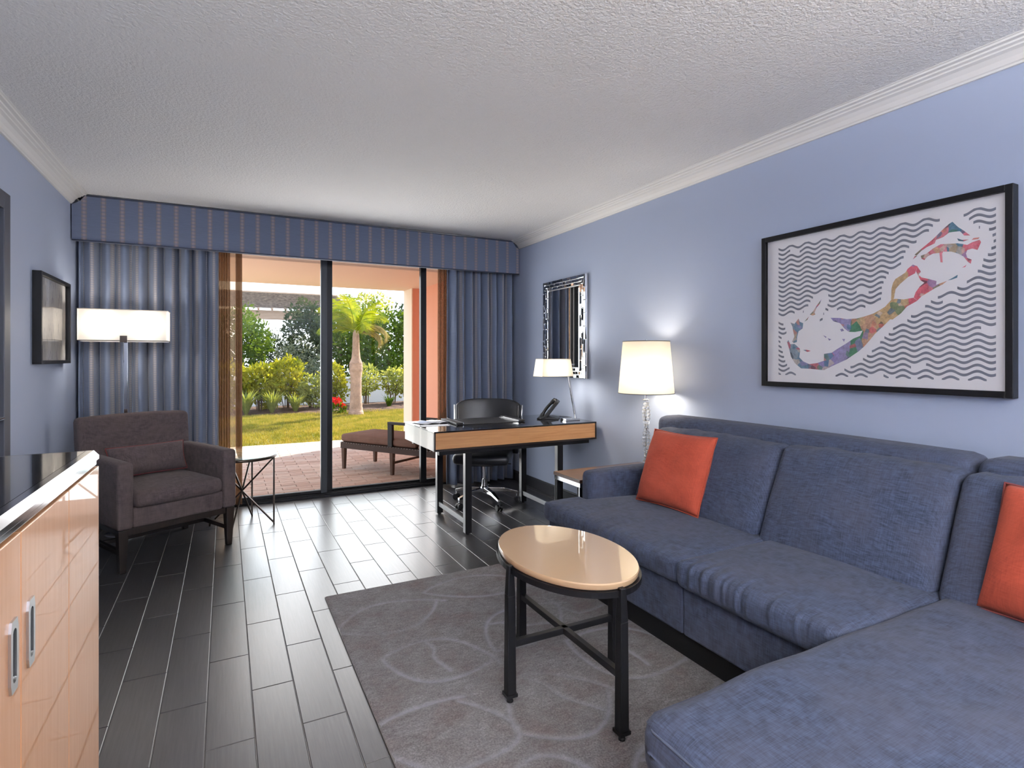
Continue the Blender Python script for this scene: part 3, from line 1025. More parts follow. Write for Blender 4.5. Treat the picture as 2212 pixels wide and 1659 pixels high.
soft = np.exp(-(dist/0.011)**2)*np.clip(0.75+0.5*np.sin(pts[:,0]*7)*np.sin(pts[:,1]*5+1), 0.25, 1)
at.data.foreach_set('value', soft.astype(np.float32))
me.materials.append(M['rug_wool']); me.shade_smooth()
o = bpy.data.objects.new('pile', me); COL.objects.link(o); o.parent = rug
MB(rug.location).box(RX0, RY0, 0.0008, RX1, RY1, 0.0065).build('backing', 'cord_grey', rug)

# ================================================================== sectional sofa
sf = thing('sectional_sofa', 'blue linen sectional sofa with chaise under the framed map', 'sofa', (2.2, 1.6, 0))
SL = sf.location
def wr(seed, amp, kfreq, x_front):
    """gathers running down the front edge of a seat cushion"""
    def f(R, N):
        x, y, z = R
        m = max(0.0, 1 - (x - x_front)/0.15) if x - x_front < 0.15 else 0.0
        w = 0.6 + 0.6*mnoise.noise((y*3.1, 0.3, seed+9))
        s = (mnoise.noise((y*kfreq + 1.5*x, z*2.5, seed)) + 0.6*mnoise.noise((y*kfreq*1.9 - 2*x, z*3, seed+5)))*max(0.1, w)
        x2 = x - amp*m*s*0.9
        z2 = z + amp*m*s*0.7
        return (x2, y, z2)
    return f
MB(SL).box(1.765, 1.06, 0.012, 2.68, 2.83, 0.13).build('plinth', 'black_metal', sf)
MB(SL).box(1.715, 1.756, 0.13, 2.70, 2.845, 0.345).build('base_panel', 'sofa_blue', sf, bevel=0.012, seg=3)
MB(SL).box(1.715, 1.04, 0.13, 2.70, 1.753, 0.345).build('base_panel', 'sofa_blue', sf, bevel=0.012, seg=3)
wseat = wr(3, 0.013, 34, 1.675)
def wleft(R, N):
    x, y, z = wseat(R, N)
    if y > 2.66:                                   # narrow tongue in front of the arm
        t = min(1, (y-2.66)/0.07); t = t*t*(3-2*t)
        s = 1 + (0.245/0.64 - 1)*t
        x = 1.675 + (x-1.675)*s
    z -= 0.02*max(0, (1.9-x))*(1 if N[2] > 0 else 0)
    return (x, y, z)
MB(SL).cushion(1.675, 1.752, 0.347, 2.32, 2.845, 0.455, 0.030, (26, 130, 6), (0.008, 0.004, 0.022), wleft).build('seat_cushion', 'sofa_blue', sf, smooth=True)
MB(SL).cushion(1.665, 1.045, 0.347, 2.32, 1.748, 0.460, 0.030, (26, 100, 6), (0.010, 0.004, 0.022), wr(8, 0.014, 32, 1.665)).build('seat_cushion', 'sofa_blue', sf, smooth=True)
# arm
MB(SL).cushion(1.945, 2.735, 0.30, 2.66, 2.848, 0.612, 0.035, 8, (0.006, 0.006, 0.006)).build('arm', 'sofa_blue', sf, smooth=True)
# back frames
MB(SL).cushion(2.50, 1.075, 0.30, 2.705, 2.80, 0.925, 0.05, 8, (0.01, 0.0, 0.008)).build('back_frame', 'sofa_blue', sf, smooth=True)
MB(SL).cushion(2.50, 0.20, 0.30, 2.705, 1.062, 0.925, 0.05, 8, (0.01, 0.0, 0.008)).build('back_frame', 'sofa_blue', sf, smooth=True)
def lean(seed):
    def f(R, N):
        x, y, z = R
        x += (z - 0.45)*0.44
        top = max(0, N[2])
        w = mnoise.noise((y*16, z*3, seed))*0.008*top**4 + mnoise.noise((y*4, z*4, seed+2))*0.008
        return (x - w, y, z + w)
    return f
for i, (ya, yb, zt) in enumerate(((1.812, 2.69, 0.868), (1.072, 1.800, 0.876), (0.34, 1.060, 0.876))):
    bc = MB(SL).cushion(2.22, ya, 0.43, 2.40, yb, zt, 0.038, (5, 30, 20), (0.035, 0.004, 0.006), lean(i*7+1)).build('back_cushion', 'sofa_blue', sf, smooth=True)
# chaise
MB(SL).box(0.98, 0.27, 0.012, 2.68, 1.03, 0.12).build('plinth', 'black_metal', sf)
MB(SL).cushion(0.93, 0.22, 0.12, 2.70, 1.035, 0.30, 0.03, 6).build('chaise_base', 'sofa_blue', sf, smooth=True)
def cw(R, N):
    x, y, z = R
    k = 0.006*mnoise.noise((x*5, y*5, 4)) + 0.012*max(0, 1-(x-0.9)/0.12)*mnoise.noise((y*9, z*4, 2))
    z -= 0.020*max(0.0, 1-(x-0.88)/0.35) if N[2] > 0 else 0
    return (x-k, y, z+k)
chz = MB(SL).cushion(0.885, 0.20, 0.292, 2.34, 1.050, 0.468, 0.05, (40, 26, 5), (0.012, 0.010, 0.016), cw).build('chaise_cushion', 'sofa_blue', sf, smooth=True)
def seam(z):
    r = 0.05
    pts = [(0.887, 0.25), (0.887, 1.0), (0.90, 1.035), (0.935, 1.049), (2.3, 1.050)]
    return [(x, y, z - (0.02*max(0.0, 1-(x-0.88)/0.35))) for x, y in pts]
MB(SL).tube(seam(0.445), 0.0035, 6).build('piping', 'piping_blue', chz, smooth=True)

# throw pillows
def pillow(name, label, cx, cy, cz, w, h, t, lean_deg, yaw_deg, mat, cat='pillow', group=None, piping=None, seed=1):
    p = thing(name, label, cat, (cx, cy, cz), group=group)
    n = 26
    rot = Matrix.Rotation(math.radians(yaw_deg), 4, 'Z') @ Matrix.Rotation(math.radians(lean_deg), 4, 'Y')
    vs = {}; V = []; Fc = []
    def vid(i, j, s):
        e = i in (0, n) or j in (0, n)
        k = (i, j, 0 if e else s)
        if k in vs: return vs[k]
        u = 2*i/n-1; v = 2*j/n-1
        th = (max(0, 1-abs(u)**3.0)*max(0, 1-abs(v)**3.0))**0.55
        pin = 1 - 0.05*(1-abs(u)**2)*abs(v)**6
        pin2 = 1 - 0.05*(1-abs(v)**2)*abs(u)**6
        q = mnoise.noise((u*3, v*3, seed*3.1+s))*0.10 + mnoise.noise((u*9, v*3, seed+s*2))*0.03
        x = s*t/2*th*(1+q)
        P = rot @ Vector((x, -w/2*u*pin2, h/2*v*pin))
        vs[k] = len(V); V.append(tuple(P)); return vs[k]
    for s in (-1, 1):
        for j in range(n):
            for i in range(n):
                q = (vid(i, j, s), vid(i+1, j, s), vid(i+1, j+1, s), vid(i, j+1, s))
                Fc.append(q if s < 0 else tuple(reversed(q)))
    mb = MB(); mb.v = V; mb.f = Fc
    mb.build('cover', mat, p, smooth=True)
    if piping:
        ring = []
        for i in range(n): ring.append(V[vid(i, 0, 1)])
        for j in range(n): ring.append(V[vid(n, j, 1)])
        for i in range(n, 0, -1): ring.append(V[vid(i, n, 1)])
        for j in range(n, 0, -1): ring.append(V[vid(0, j, 1)])
        MB().tube(ring, 0.0038, 6, closed=True).build('piping', piping, p, smooth=True)
    return p
pillow('throw_pillow', 'coral red square pillow against the sofa arm end', 2.235, 2.345, 0.672, 0.45, 0.43, 0.15, 21, 4, 'pillow_coral', group='coral throw pillows', piping='pillow_coral', seed=1)
pillow('throw_pillow', 'coral red square pillow on the chaise at the right edge', 2.265, 0.70, 0.672, 0.46, 0.43, 0.15, 21, -8, 'pillow_coral', group='coral throw pillows', piping='piping_red', seed=4)

# ================================================================== coffee table
ct = thing('coffee_table', 'oval cream topped coffee table with black crossed legs on the rug', 'table', (1.19, 1.856, RH))
CL = ct.location
a_, b_ = 0.235, 0.352
MB().lathe([(0.97, 0.503), (0.99, 0.506), (1.0, 0.512), (1.0, 0.524), (0.99, 0.528)], 72, (0, 0, 0), a_, b_).build('tabletop', ['cream_lacquer'], ct, smooth='auto', angle=35)
ring = MB()
n = 72
for k in range(n):
    t0 = 2*PI*k/n; t1 = 2*PI*(k+1)/n
    def pt(t, e, z): return ((a_+e)*math.cos(t), (b_+e)*math.sin(t), z)
    ring.add([pt(t0,-.03,.482),pt(t1,-.03,.482),pt(t1,.008,.482),pt(t0,.008,.482),pt(t0,-.03,.503),pt(t1,-.03,.503),pt(t1,.008,.503),pt(t0,.008,.503)],
             [(0,3,2,1),(4,5,6,7),(3,7,6,2),(0,1,5,4)])
ring.build('rim', 'black_metal', ct, smooth='auto')
for (dx, dy) in ((-1, 0), (1, 0), (0, -1), (0, 1)):
    lx, ly = dx*(a_+0.006), dy*(b_+0.006)
    lg = MB().taper(lx, ly, 0.03, 0.40, 0.036, 0.036, 0.032, 0.032).taper(lx, ly, 0.40, 0.512, 0.032, 0.032, 0.022, 0.022)
    leg = lg.build('leg', 'black_metal', ct, bevel=0.003)
    ft = MB().box(lx-.022, ly-.022, 0.022, lx+.022, ly+.022, 0.034).lathe([(.006, .008), (.006, .022)], 10, (lx, ly, 0)).lathe([(.013, .0), (.013, .005), (.008, .010)], 14, (lx, ly, 0))
    ft.build('foot', 'black_metal', leg)
MB().beam((-a_, 0, 0.215), (a_, 0, 0.215), 0.024, 0.024).build('stretcher', 'black_metal', ct, bevel=0.002)
MB().beam((0, -b_, 0.215), (0, b_, 0.215), 0.024, 0.024).build('stretcher', 'black_metal', ct, bevel=0.002)

# ================================================================== armchair
ac = thing('armchair', 'brown upholstered armchair with dark wood legs in front of the left curtain', 'armchair', (-0.42, 4.49, 0), math.radians(28))
def back_w(R, N):
    x, y, z = R
    y += (z-0.3)*0.10 + 0.02*(1 - N[0]**2)*(1 if N[1] < 0 else 0)
    x *= 1.0 - 0.04*max(0, 0.75-z)
    z += 0.012*(1-N[0]**2)*max(0, N[2])
    return (x, y, z)
MB().cushion(-0.352, 0.235, 0.262, 0.352, 0.345, 0.895, 0.03, (12, 5, 10), (0, 0.006, 0), back_w).build('backrest', 'armchair_brown', ac, smooth=True)
for s in (-1, 1):
    x0, x1 = (s*0.272, s*0.362) if s > 0 else (-0.362, -0.272)
    def arm_w(R, N):
        x, y, z = R
        if N[2] > 0.3: z -= 0.018*max(0, (-y+0.05))*0.6
        return (x, y, z)
    MB().cushion(x0, -0.362, 0.262, x1, 0.30, 0.668, 0.022, (4, 8, 6), (0.004, 0.004, 0.004), arm_w).build('arm', 'armchair_brown', ac, smooth=True)
MB().cushion(-0.275, -0.350, 0.262, 0.275, 0.30, 0.385, 0.015, 4).build('seat_base', 'armchair_brown', ac, smooth=True)
def seat_w(R, N):
    x, y, z = R
    return (x, y, z - (0.012 if False else 0))
MB().cushion(-0.268, -0.372, 0.380, 0.268, 0.25, 0.478, 0.035, (12, 12, 4), (0.0, 0.012, 0.022)).build('seat_cushion', 'armchair_brown', ac, smooth=True)
rail = MB().box(-0.335, -0.338, 0.222, 0.335, -0.300, 0.264).box(-0.335, 0.28, 0.222, 0.335, 0.31, 0.264)
rail.box(-0.338, -0.30, 0.222, -0.305, 0.28, 0.264).box(0.305, -0.30, 0.222, 0.338, 0.28, 0.264)
rail.build('seat_rail', 'espresso_wood', ac, bevel=0.003)
for sx in (-1, 1):
    for sy in (-1, 1):
        lx, ly = sx*0.325, (-0.325 if sy < 0 else 0.30)
        MB().taper(lx, ly, 0.0, 0.262, 0.034, 0.034, 0.056, 0.056).build('leg', 'espresso_wood', ac, bevel=0.003)
    MB().box(sx*0.325-.012, -0.30, 0.105, sx*0.325+.012, 0.28, 0.135).build('stretcher', 'espresso_wood', ac, bevel=0.002)
MB().box(-0.325, -0.012, 0.107, 0.325, 0.012, 0.133).build('stretcher', 'espresso_wood', ac, bevel=0.002)

# lumbar pillow (built facing +x/-x, so turned a quarter more than the chair)
R28 = math.radians(28)
lx, ly = 0.0, 0.125
px = -0.42 + lx*math.cos(R28) - ly*math.sin(R28); py = 4.49 + lx*math.sin(R28) + ly*math.cos(R28)
pillow('lumbar_pillow', 'brown lumbar pillow with red piping lying in the armchair', px, py, 0.598, 0.49, 0.205, 0.13, 18, 28+90, 'armchair_brown', piping='piping_red', seed=9)

# ================================================================== round side table
st = thing('side_table', 'small round glass topped side table with crossed bronze legs beside the armchair', 'table', (0.115, 4.804, 0))
MB().lathe([(0.240, 0.545), (0.246, 0.548), (0.246, 0.557), (0.240, 0.560)], 48).build('tabletop', 'table_glass', st, smooth='auto')
MB().tube([(0.244*math.cos(2*PI*k/48), 0.244*math.sin(2*PI*k/48), 0.534) for k in range(48)], 0.011, 8, closed=True).build('rim', 'bronze_metal', st, smooth=True)
for k in range(4):
    a = math.radians(-19.5 + 90*k); r = 0.236
    ca, sa = math.cos(a), math.sin(a)
    MB().beam((r*ca, r*sa, 0.0), (r*ca, r*sa, 0.535), 0.013, 0.013).build('leg', 'bronze_metal', st, bevel=0.002)
    MB().beam((r*ca, r*sa, 0.012), (-r*ca, -r*sa, 0.522), 0.012, 0.012).build('brace', 'bronze_metal', st, bevel=0.002)

# ================================================================== media cabinet
cb = thing('media_cabinet', 'glossy maple cabinet with black glass top and chrome edge', 'cabinet', (-0.66, 1.05, 0))
KL = cb.location
CX, CYF, CYN, CZ = -0.317, 1.928, 0.20, 1.04
MB(KL).box(XL+0.015, CYN, 0.06, CX-0.022, CYF-0.004, CZ-0.04).build('carcass', 'black_lacquer', cb, bevel=0.002)
MB(KL).box(XL+0.05, CYN+0.03, 0.0, CX-0.06, CYF-0.04, 0.06).build('plinth', 'black_metal', cb)
MB(KL).box(XL+0.015, CYN, CZ-0.012, CX-0.028, CYF-0.012, CZ).build('top', 'black_lacquer', cb, bevel=0.001)
# chrome moulding: sloping face around front and far end
prof = [(CX-0.030, CZ), (CX-0.012, CZ), (CX, CZ-0.014), (CX, CZ-0.024), (CX-0.006, CZ-0.030), (CX-0.006, CZ-0.040), (CX-0.030, CZ-0.040)]
MB(KL).prism(prof, CYN, CYF, 'y').build('edge_trim', 'chrome_trim', cb)
MB(KL).box(XL+0.015, CYF-0.012, CZ-0.040, CX-0.030, CYF, CZ).build('edge_trim', 'chrome_trim', cb, bevel=0.002)
edges = [1.926, 1.588, 1.254, 0.920, 0.586, 0.252]
for i in range(len(edges)-1):
    y1, y0 = edges[i]-0.0015, edges[i+1]+0.0015
    dr = MB(KL).box(CX-0.022, y0, 0.065, CX, y1, CZ-0.044).build('door', 'maple_gloss', cb, bevel=0.0015)
    if i in (1, 2, 3, 4):
        hy = y0 + 0.045 if i % 2 == 1 else y1 - 0.045
        hz = 0.802
        pl = MB(KL)
        # flush pull: plate with an oval well
        nseg = 20
        outer = []; inner = []
        for k in range(nseg):
            a = 2*PI*k/nseg
            c_, s_ = math.cos(a), math.sin(a)
            inner.append((hy + 0.0095*c_, hz + 0.045*s_ if abs(s_) < 0.2 else hz + math.copysign(0.036, s_) + 0.0095*s_))
            m_ = max(abs(c_), abs(s_))
            outer.append((hy + 0.019*c_/m_, hz + 0.060*s_/m_))
        vs_ = [(CX+0.004, *p) for p in outer] + [(CX+0.004, *p) for p in inner] + [(CX+0.0005, *p) for p in inner] + [(CX, *p) for p in outer]
        fs_ = []
        for k in range(nseg):
            k2 = (k+1) % nseg
            fs_ += [(k, k2, nseg+k2, nseg+k), (nseg+k, nseg+k2, 2*nseg+k2, 2*nseg+k), (3*nseg+k, 3*nseg+k2, k2, k)]
        pl.add(vs_, fs_)
        h = pl.build('handle', 'brushed_steel', dr)
        w_ = MB(KL); w_.add([(CX+0.0008, *p) for p in inner], [tuple(range(nseg))])
        # the dark well belongs to the handle; kept as second material of the same part
        h.data.materials.append(M['black_plastic'])
        bm = bmesh.new(); bm.from_mesh(h.data)
        vv = [bm.verts.new(p) for p in w_.v]
        fc = bm.faces.new(vv); fc.material_index = 1
        bm.to_mesh(h.data); bm.free()

# ================================================================== floor lamp
fl = thing('floor_lamp', 'floor lamp with wide white rectangular shade behind the armchair', 'lamp', (-0.655, 4.965, 0))
MB().lathe([(0.13, 0.0), (0.13, 0.012), (0.12, 0.018), (0.02, 0.024)], 32).build('base', 'chrome', fl, smooth='auto')
MB().box(-0.013, -0.013, 0.02, 0.013, 0.013, 1.43).build('pole', 'chrome', fl, bevel=0.003)
sw, sd, s0, s1 = 0.272, 0.105, 1.425, 1.648
sh = MB()
def rrect(w, d, r, z, n=6):
    out = []
    for cx_, cy_, a0 in ((w-r, d-r, 0), (-w+r, d-r, 90), (-w+r, -d+r, 180), (w-r, -d+r, 270)):
        for k in range(n+1):
            a = math.radians(a0 + 90*k/n)
            out.append((cx_ + r*math.cos(a), cy_ + r*math.sin(a), z))
    return out
A = rrect(sw, sd, 0.012, s0); B = rrect(sw, sd, 0.012, s1)
k = len(A)
sh.add(A+B, [(i, (i+1) % k, k+(i+1) % k, k+i) for i in range(k)])
sh.build('shade', 'shade_white', fl, smooth='auto')
MB().tube(rrect(sw, sd, 0.012, s0), 0.003, 6, closed=True).build('shade_rim', 'cord_grey', fl, smooth=True)
MB().tube(rrect(sw, sd, 0.012, s1), 0.003, 6, closed=True).build('shade_rim', 'shade_white', fl, smooth=True)
MB().box(-0.022, -sd-0.008, 1.413, 0.022, -sd-0.003, 1.460).build('finial_plate', 'bronze_metal', fl, bevel=0.001)
MB().box(-0.012, -sd-0.004, 1.417, 0.012, sd, 1.424).box(-sw, -0.004, 1.417, sw, 0.004, 1.423).build('spider', 'brushed_steel', fl)
for dx in (-0.13, 0.13):
    bl = MB().lathe([(0.012, 1.47), (0.026, 1.50), (0.030, 1.52), (0.022, 1.55), (0.004, 1.56)], 16, (dx, 0, 0)).build('bulb', 'shade_white', fl, smooth=True)
def bulb(loc, energy, r=0.03, col=(1.0, 0.86, 0.68)):
    d = bpy.data.lights.new('bulb_light', 'POINT')
    d.energy = energy; d.shadow_soft_size = r; d.color = col
    o = bpy.data.objects.new('bulb_light', d)
    o.location = loc
    COL.objects.link(o)
    return o
for dx in (-0.13, 0.13):
    bulb((-0.655+dx, 4.965-0.05, 1.535), 4.2, 0.06, (1.0, 0.94, 0.87))

# ================================================================== framed sketch on the left wall
pf_ = thing('framed_sketch', 'small black framed ink sketch beside the left curtain', 'picture', (XL, 4.585, 1.54))
QL = pf_.location
y0, y1, z0, z1, xf = 4.235, 4.94, 1.262, 1.822, XL+0.045
fm = MB(QL).box(XL, y0, z0, xf, y0+0.022, z1).box(XL, y1-0.022, z0, xf, y1, z1).box(XL, y0+0.022, z0, xf, y1-0.022, z0+0.022).box(XL, y0+0.022, z1-0.022, xf, y1-0.022, z1)
fm.build('frame', 'picture_frame', pf_, bevel=0.002)
MB(QL).box(XL+0.004, y0+0.02, z0+0.02, XL+0.018, y1-0.02, z1-0.02).build('print', 'sketch_paper', pf_)
MB(QL).box(XL+0.030, y0+0.021, z0+0.021, XL+0.032, y1-0.021, z1-0.021).build('pane', 'picture_glass', pf_)

# ================================================================== framed map on the right wall
ISL = [[(1.762,1.503),(1.713,1.499),(1.68,1.491),(1.631,1.491),(1.596,1.498),(1.552,1.51),(1.522,1.525),(1.501,1.537),(1.483,1.556),(1.473,1.567),(1.474,1.57),(1.452,1.57),(1.422,1.564),(1.38,1.568),(1.365,1.553),(1.407,1.531),(1.431,1.503),(1.468,1.476),(1.478,1.478),(1.504,1.452),(1.546,1.413),(1.571,1.382),(1.596,1.354),(1.621,1.332),(1.68,1.292),(1.755,1.258),(1.797,1.237),(1.878,1.243),(1.924,1.244),(1.959,1.27),(1.983,1.306),(1.995,1.35),(2.007,1.387),(1.999,1.397),(1.989,1.374),(1.963,1.375),(1.932,1.349),(1.93,1.335),(1.935,1.303),(1.912,1.281),(1.878,1.267),(1.833,1.273),(1.797,1.285),(1.797,1.32),(1.755,1.326),(1.73,1.343),(1.68,1.372),(1.647,1.394),(1.615,1.406),(1.602,1.431),(1.64,1.426),(1.67,1.428),(1.69,1.445),(1.713,1.473),(1.748,1.485)],
[(1.474,1.569),(1.472,1.62),(1.465,1.645),(1.455,1.661),(1.413,1.685),(1.404,1.7),(1.383,1.716),(1.365,1.706),(1.374,1.676),(1.401,1.664),(1.437,1.635),(1.455,1.614),(1.458,1.595),(1.462,1.571)],
[(1.365,1.706),(1.351,1.68),(1.36,1.668),(1.348,1.654),(1.32,1.644),(1.29,1.631),(1.292,1.615),(1.265,1.623),(1.251,1.627),(1.267,1.614),(1.292,1.603),(1.32,1.587),(1.348,1.571),(1.365,1.554),(1.379,1.569),(1.371,1.592),(1.354,1.616),(1.337,1.63),(1.351,1.641),(1.362,1.665),(1.37,1.685)],
[(1.987,1.492),(1.963,1.483),(1.939,1.51),(1.932,1.492),(1.912,1.484),(1.916,1.456),(1.939,1.442),(1.947,1.414),(1.949,1.385),(1.967,1.38),(1.977,1.388),(1.963,1.414),(1.971,1.447),(1.975,1.469)],
[(1.874,1.527),(1.855,1.544),(1.837,1.57),(1.811,1.601),(1.819,1.579),(1.837,1.56),(1.848,1.536),(1.844,1.525),(1.859,1.521)],
[(1.905,1.492),(1.88,1.517),(1.889,1.5)],
[(1.912,1.342),(1.893,1.343),(1.869,1.336),(1.889,1.331)],
[(1.713,1.443),(1.7,1.445),(1.693,1.434),(1.707,1.431)],
[(1.703,1.394),(1.688,1.394),(1.693,1.379)],
[(1.772,1.35),(1.751,1.36),(1.765,1.353)],
[(1.801,1.416),(1.783,1.407),(1.788,1.402)],
[(1.777,1.4),(1.758,1.394),(1.769,1.387)],
[(1.376,1.759),(1.348,1.781),(1.306,1.812),(1.265,1.85),(1.243,1.868),(1.231,1.874),(1.212,1.849),(1.191,1.829),(1.168,1.804),(1.189,1.808),(1.204,1.829),(1.23,1.831),(1.243,1.831),(1.265,1.816),(1.292,1.809),(1.297,1.795),(1.328,1.784),(1.348,1.772),(1.368,1.754)],
[(1.351,1.75),(1.328,1.756),(1.303,1.774),(1.275,1.787),(1.238,1.782),(1.212,1.78),(1.178,1.767),(1.161,1.775),(1.136,1.78),(1.131,1.77),(1.143,1.74),(1.161,1.749),(1.178,1.746),(1.183,1.732),(1.178,1.713),(1.163,1.704),(1.166,1.687),(1.176,1.697),(1.191,1.721),(1.209,1.736),(1.235,1.749),(1.265,1.754),(1.269,1.746),(1.267,1.708),(1.275,1.71),(1.279,1.751),(1.303,1.752),(1.325,1.743),(1.337,1.729),(1.348,1.737)],
[(1.163,1.785),(1.156,1.791),(1.136,1.79),(1.141,1.784)],
[(1.214,1.801),(1.196,1.791),(1.173,1.788),(1.191,1.784),(1.209,1.789)],
[(1.383,1.739),(1.374,1.754),(1.365,1.752)],
[(1.248,1.629),(1.233,1.636),(1.212,1.648),(1.214,1.636),(1.235,1.63)],
[(1.196,1.676),(1.181,1.685),(1.186,1.676)]]
am = thing('framed_map', 'large black framed island map print with grey waves above the sofa', 'picture', (XR, 1.592, 1.56))
AL = am.location
y0, y1, z0, z1 = 1.020, 2.155, 1.142, 1.977
xf = XR-0.045; fw = 0.026
fm = MB(AL).box(XR, y0, z0, xf, y0+fw, z1).box(XR, y1-fw, z0, xf, y1, z1).box(XR, y0+fw, z0, xf, y1-fw, z0+fw).box(XR, y0+fw, z1-fw, xf, y1-fw, z1)
fm.build('frame', 'picture_frame', am, bevel=0.002)
MB(AL).box(XR-0.024, y0+fw-.002, z0+fw-.002, XR-0.004, y1-fw+.002, z1-fw+.002).build('print', 'art_paper', am)
MB(AL).box(XR-0.036, y0+fw-.001, z0+fw-.001, XR-0.034, y1-fw+.001, z1-fw+.001).build('pane', 'picture_glass', am)
xp = XR-0.0246
isl = MB(AL)
for pl in ISL:
    isl.prism(pl, xp, xp+0.0004, 'x')
isl.build('island_print', 'island_print', am)
def inside(p, poly):
    c = False; n = len(poly)
    for i in range(n):
        (ax, ay), (bx, by) = poly[i], poly[i-1]
        if (ay > p[1]) != (by > p[1]) and p[0] < (bx-ax)*(p[1]-ay)/(by-ay)+ax: c = not c
    return c
segA = np.array([pl[i-1] for pl in ISL for i in range(len(pl))]); segB = np.array([pl[i] for pl in ISL for i in range(len(pl))])
def sdist(p):
    p = np.array(p)
    ab = segB-segA; t = np.clip(((p-segA)*ab).sum(1)/np.maximum((ab*ab).sum(1), 1e-9), 0, 1)
    return float(np.min(np.linalg.norm(segA+ab*t[:, None]-p, axis=1)))
# ring of sea kept blank round the whole archipelago: also inside its sounds
BLANK = [[(1.95, 1.36), (1.93, 1.28), (1.80, 1.28), (1.60, 1.42), (1.68, 1.49), (1.78, 1.50), (1.90, 1.47), (1.96, 1.44)],
         [(1.45, 1.58), (1.37, 1.58), (1.12, 1.72), (1.13, 1.82), (1.24, 1.88), (1.36, 1.74)]]
wv = MB(AL)
PER, ROW, AMP, ST = 0.0935, 0.0255, 0.0085, 0.0112
gr = random.Random(12)
gaps = [(gr.uniform(1.1, 2.05), gr.randrange(0, 28)) for _ in range(11)]
YP0, YP1, ZP0, ZP1 = 1.082, 2.060, 1.206, 1.912
for r in range(-1, 29):
    zc = ZP1 - 0.012 - r*ROW
    prev = None
    nst = 260
    for i in range(nst+1):
        yy = YP1 - (YP1-YP0)*i/nst
        zz = zc + AMP*math.cos(2*PI*(yy-1.985)/PER)
        ok = ZP0 < zz < ZP1
        if ok:
            for (gy_, grow) in gaps:
                if grow == r and abs(yy-gy_) < 0.027: ok = False
        if ok:
            if sdist((yy, zz)) < 0.040 or any(inside((yy, zz), q) for q in ISL) or any(inside((yy, zz), q) for q in BLANK): ok = False
        lo, hi = max(ZP0, zz-ST/2), min(ZP1, zz+ST/2)
        cur = (yy, lo, hi) if ok else None
        if cur and prev:
            wv.add([(xp+0.0002, prev[0], prev[1]), (xp+0.0002, cur[0], cur[1]), (xp+0.0002, cur[0], cur[2]), (xp+0.0002, prev[0], prev[2])], [(0, 3, 2, 1)])
        prev = cur
wv.build('wave_print', 'wave_ink', am)

# ================================================================== wall mirror
mr = thing('wall_mirror', 'rectangular wall mirror framed in small mirror tiles above the desk', 'mirror', (XR, 4.26, 1.57))
ML = mr.location
y0, y1, z0, z1 = 3.905, 4.615, 1.122, 2.02
MB(ML).box(XR-0.022, y0, z0, XR, y1, z1).build('backing', 'brushed_steel', mr, bevel=0.002)
bw = 0.030
MB(ML).box(XR-0.030, y0+3*bw+.004, z0+3*bw+.004, XR-0.022, y1-3*bw-.004, z1-3*bw-.004).build('mirror_pane', 'mirror', mr, bevel=0.004, seg=1)
rm = random.Random(4)
def mtile(ya, za, yb, zb, tilt):
    g = 0.0012
    ya += g; yb -= g; za += g; zb -= g
    xb_, xt = XR-0.022, XR-0.036
    c = 0.004
    t1, t2 = rm.uniform(-tilt, tilt), rm.uniform(-tilt, tilt)
    mb = MB(ML)
    mb.add([(xb_, ya, za), (xb_, yb, za), (xb_, yb, zb), (xb_, ya, zb),
            (xt+t1, ya+c, za+c), (xt+t2, yb-c, za+c), (xt-t1, yb-c, zb-c), (xt-t2, ya+c, zb-c)],
           [(0,1,2,3),(7,6,5,4),(4,5,1,0),(5,6,2,1),(6,7,3,2),(7,4,0,3)])
    mb.build('mirror_tile', 'mirror', mr)
for ringi in range(3):
    a0, a1 = y0+ringi*bw, y1-ringi*bw
    c0, c1 = z0+ringi*bw, z1-ringi*bw
    nz = 8; stag = (ringi % 2)*0.5
    for side in (0, 1):
        ya = a0 if side == 0 else a1-bw
        hz = (c1-c0)/nz
        zs = [c0] + [c0 + (k+0.5 if stag else k+1)*hz for k in range(nz if stag else nz-1)] + [c1]
        for za, zb in zip(zs[:-1], zs[1:]): mtile(ya, za, ya+bw, zb, 0.0012)
        zr = c0 if side == 0 else c1-bw
        ny = 6; hy = (a1-a0-2*bw)/ny
        ys = [a0+bw] + [a0+bw + (k+0.5 if stag else k+1)*hy for k in range(ny if stag else ny-1)] + [a1-bw]
        for ya2, yb2 in zip(ys[:-1], ys[1:]): mtile(ya2, zr, yb2, zr+bw, 0.0012)

# ================================================================== end table and table lamp
et = thing('end_table', 'dark walnut end table with chrome edge beside the sofa arm', 'table', (2.32, 3.03, 0))
EL = et.location
MB(EL).box(1.955, 2.872, 0.518, 2.70, 3.185, 0.540).build('tabletop', 'walnut_top', et, bevel=0.003)
ef = MB(EL).box(1.960, 2.877, 0.490, 1.972, 3.18, 0.518).box(2.683, 2.877, 0.490, 2.695, 3.18, 0.518).box(1.972, 2.877, 0.490, 2.683, 2.889, 0.518).box(1.972, 3.168, 0.490, 2.683, 3.18, 0.518)
ef.build('edge_band', 'chrome', et, bevel=0.001)
for x in (1.962, 2.663):
    for y in (2.879, 3.146):
        MB(EL).box(x, y, 0, x+0.030, y+0.032, 0.490).build('leg', 'black_metal', et, bevel=0.002)
        MB(EL).box(x-0.001, y+0.006, 0.004, x+0.0, y+0.012, 0.488).build('inlay', 'chrome', et)

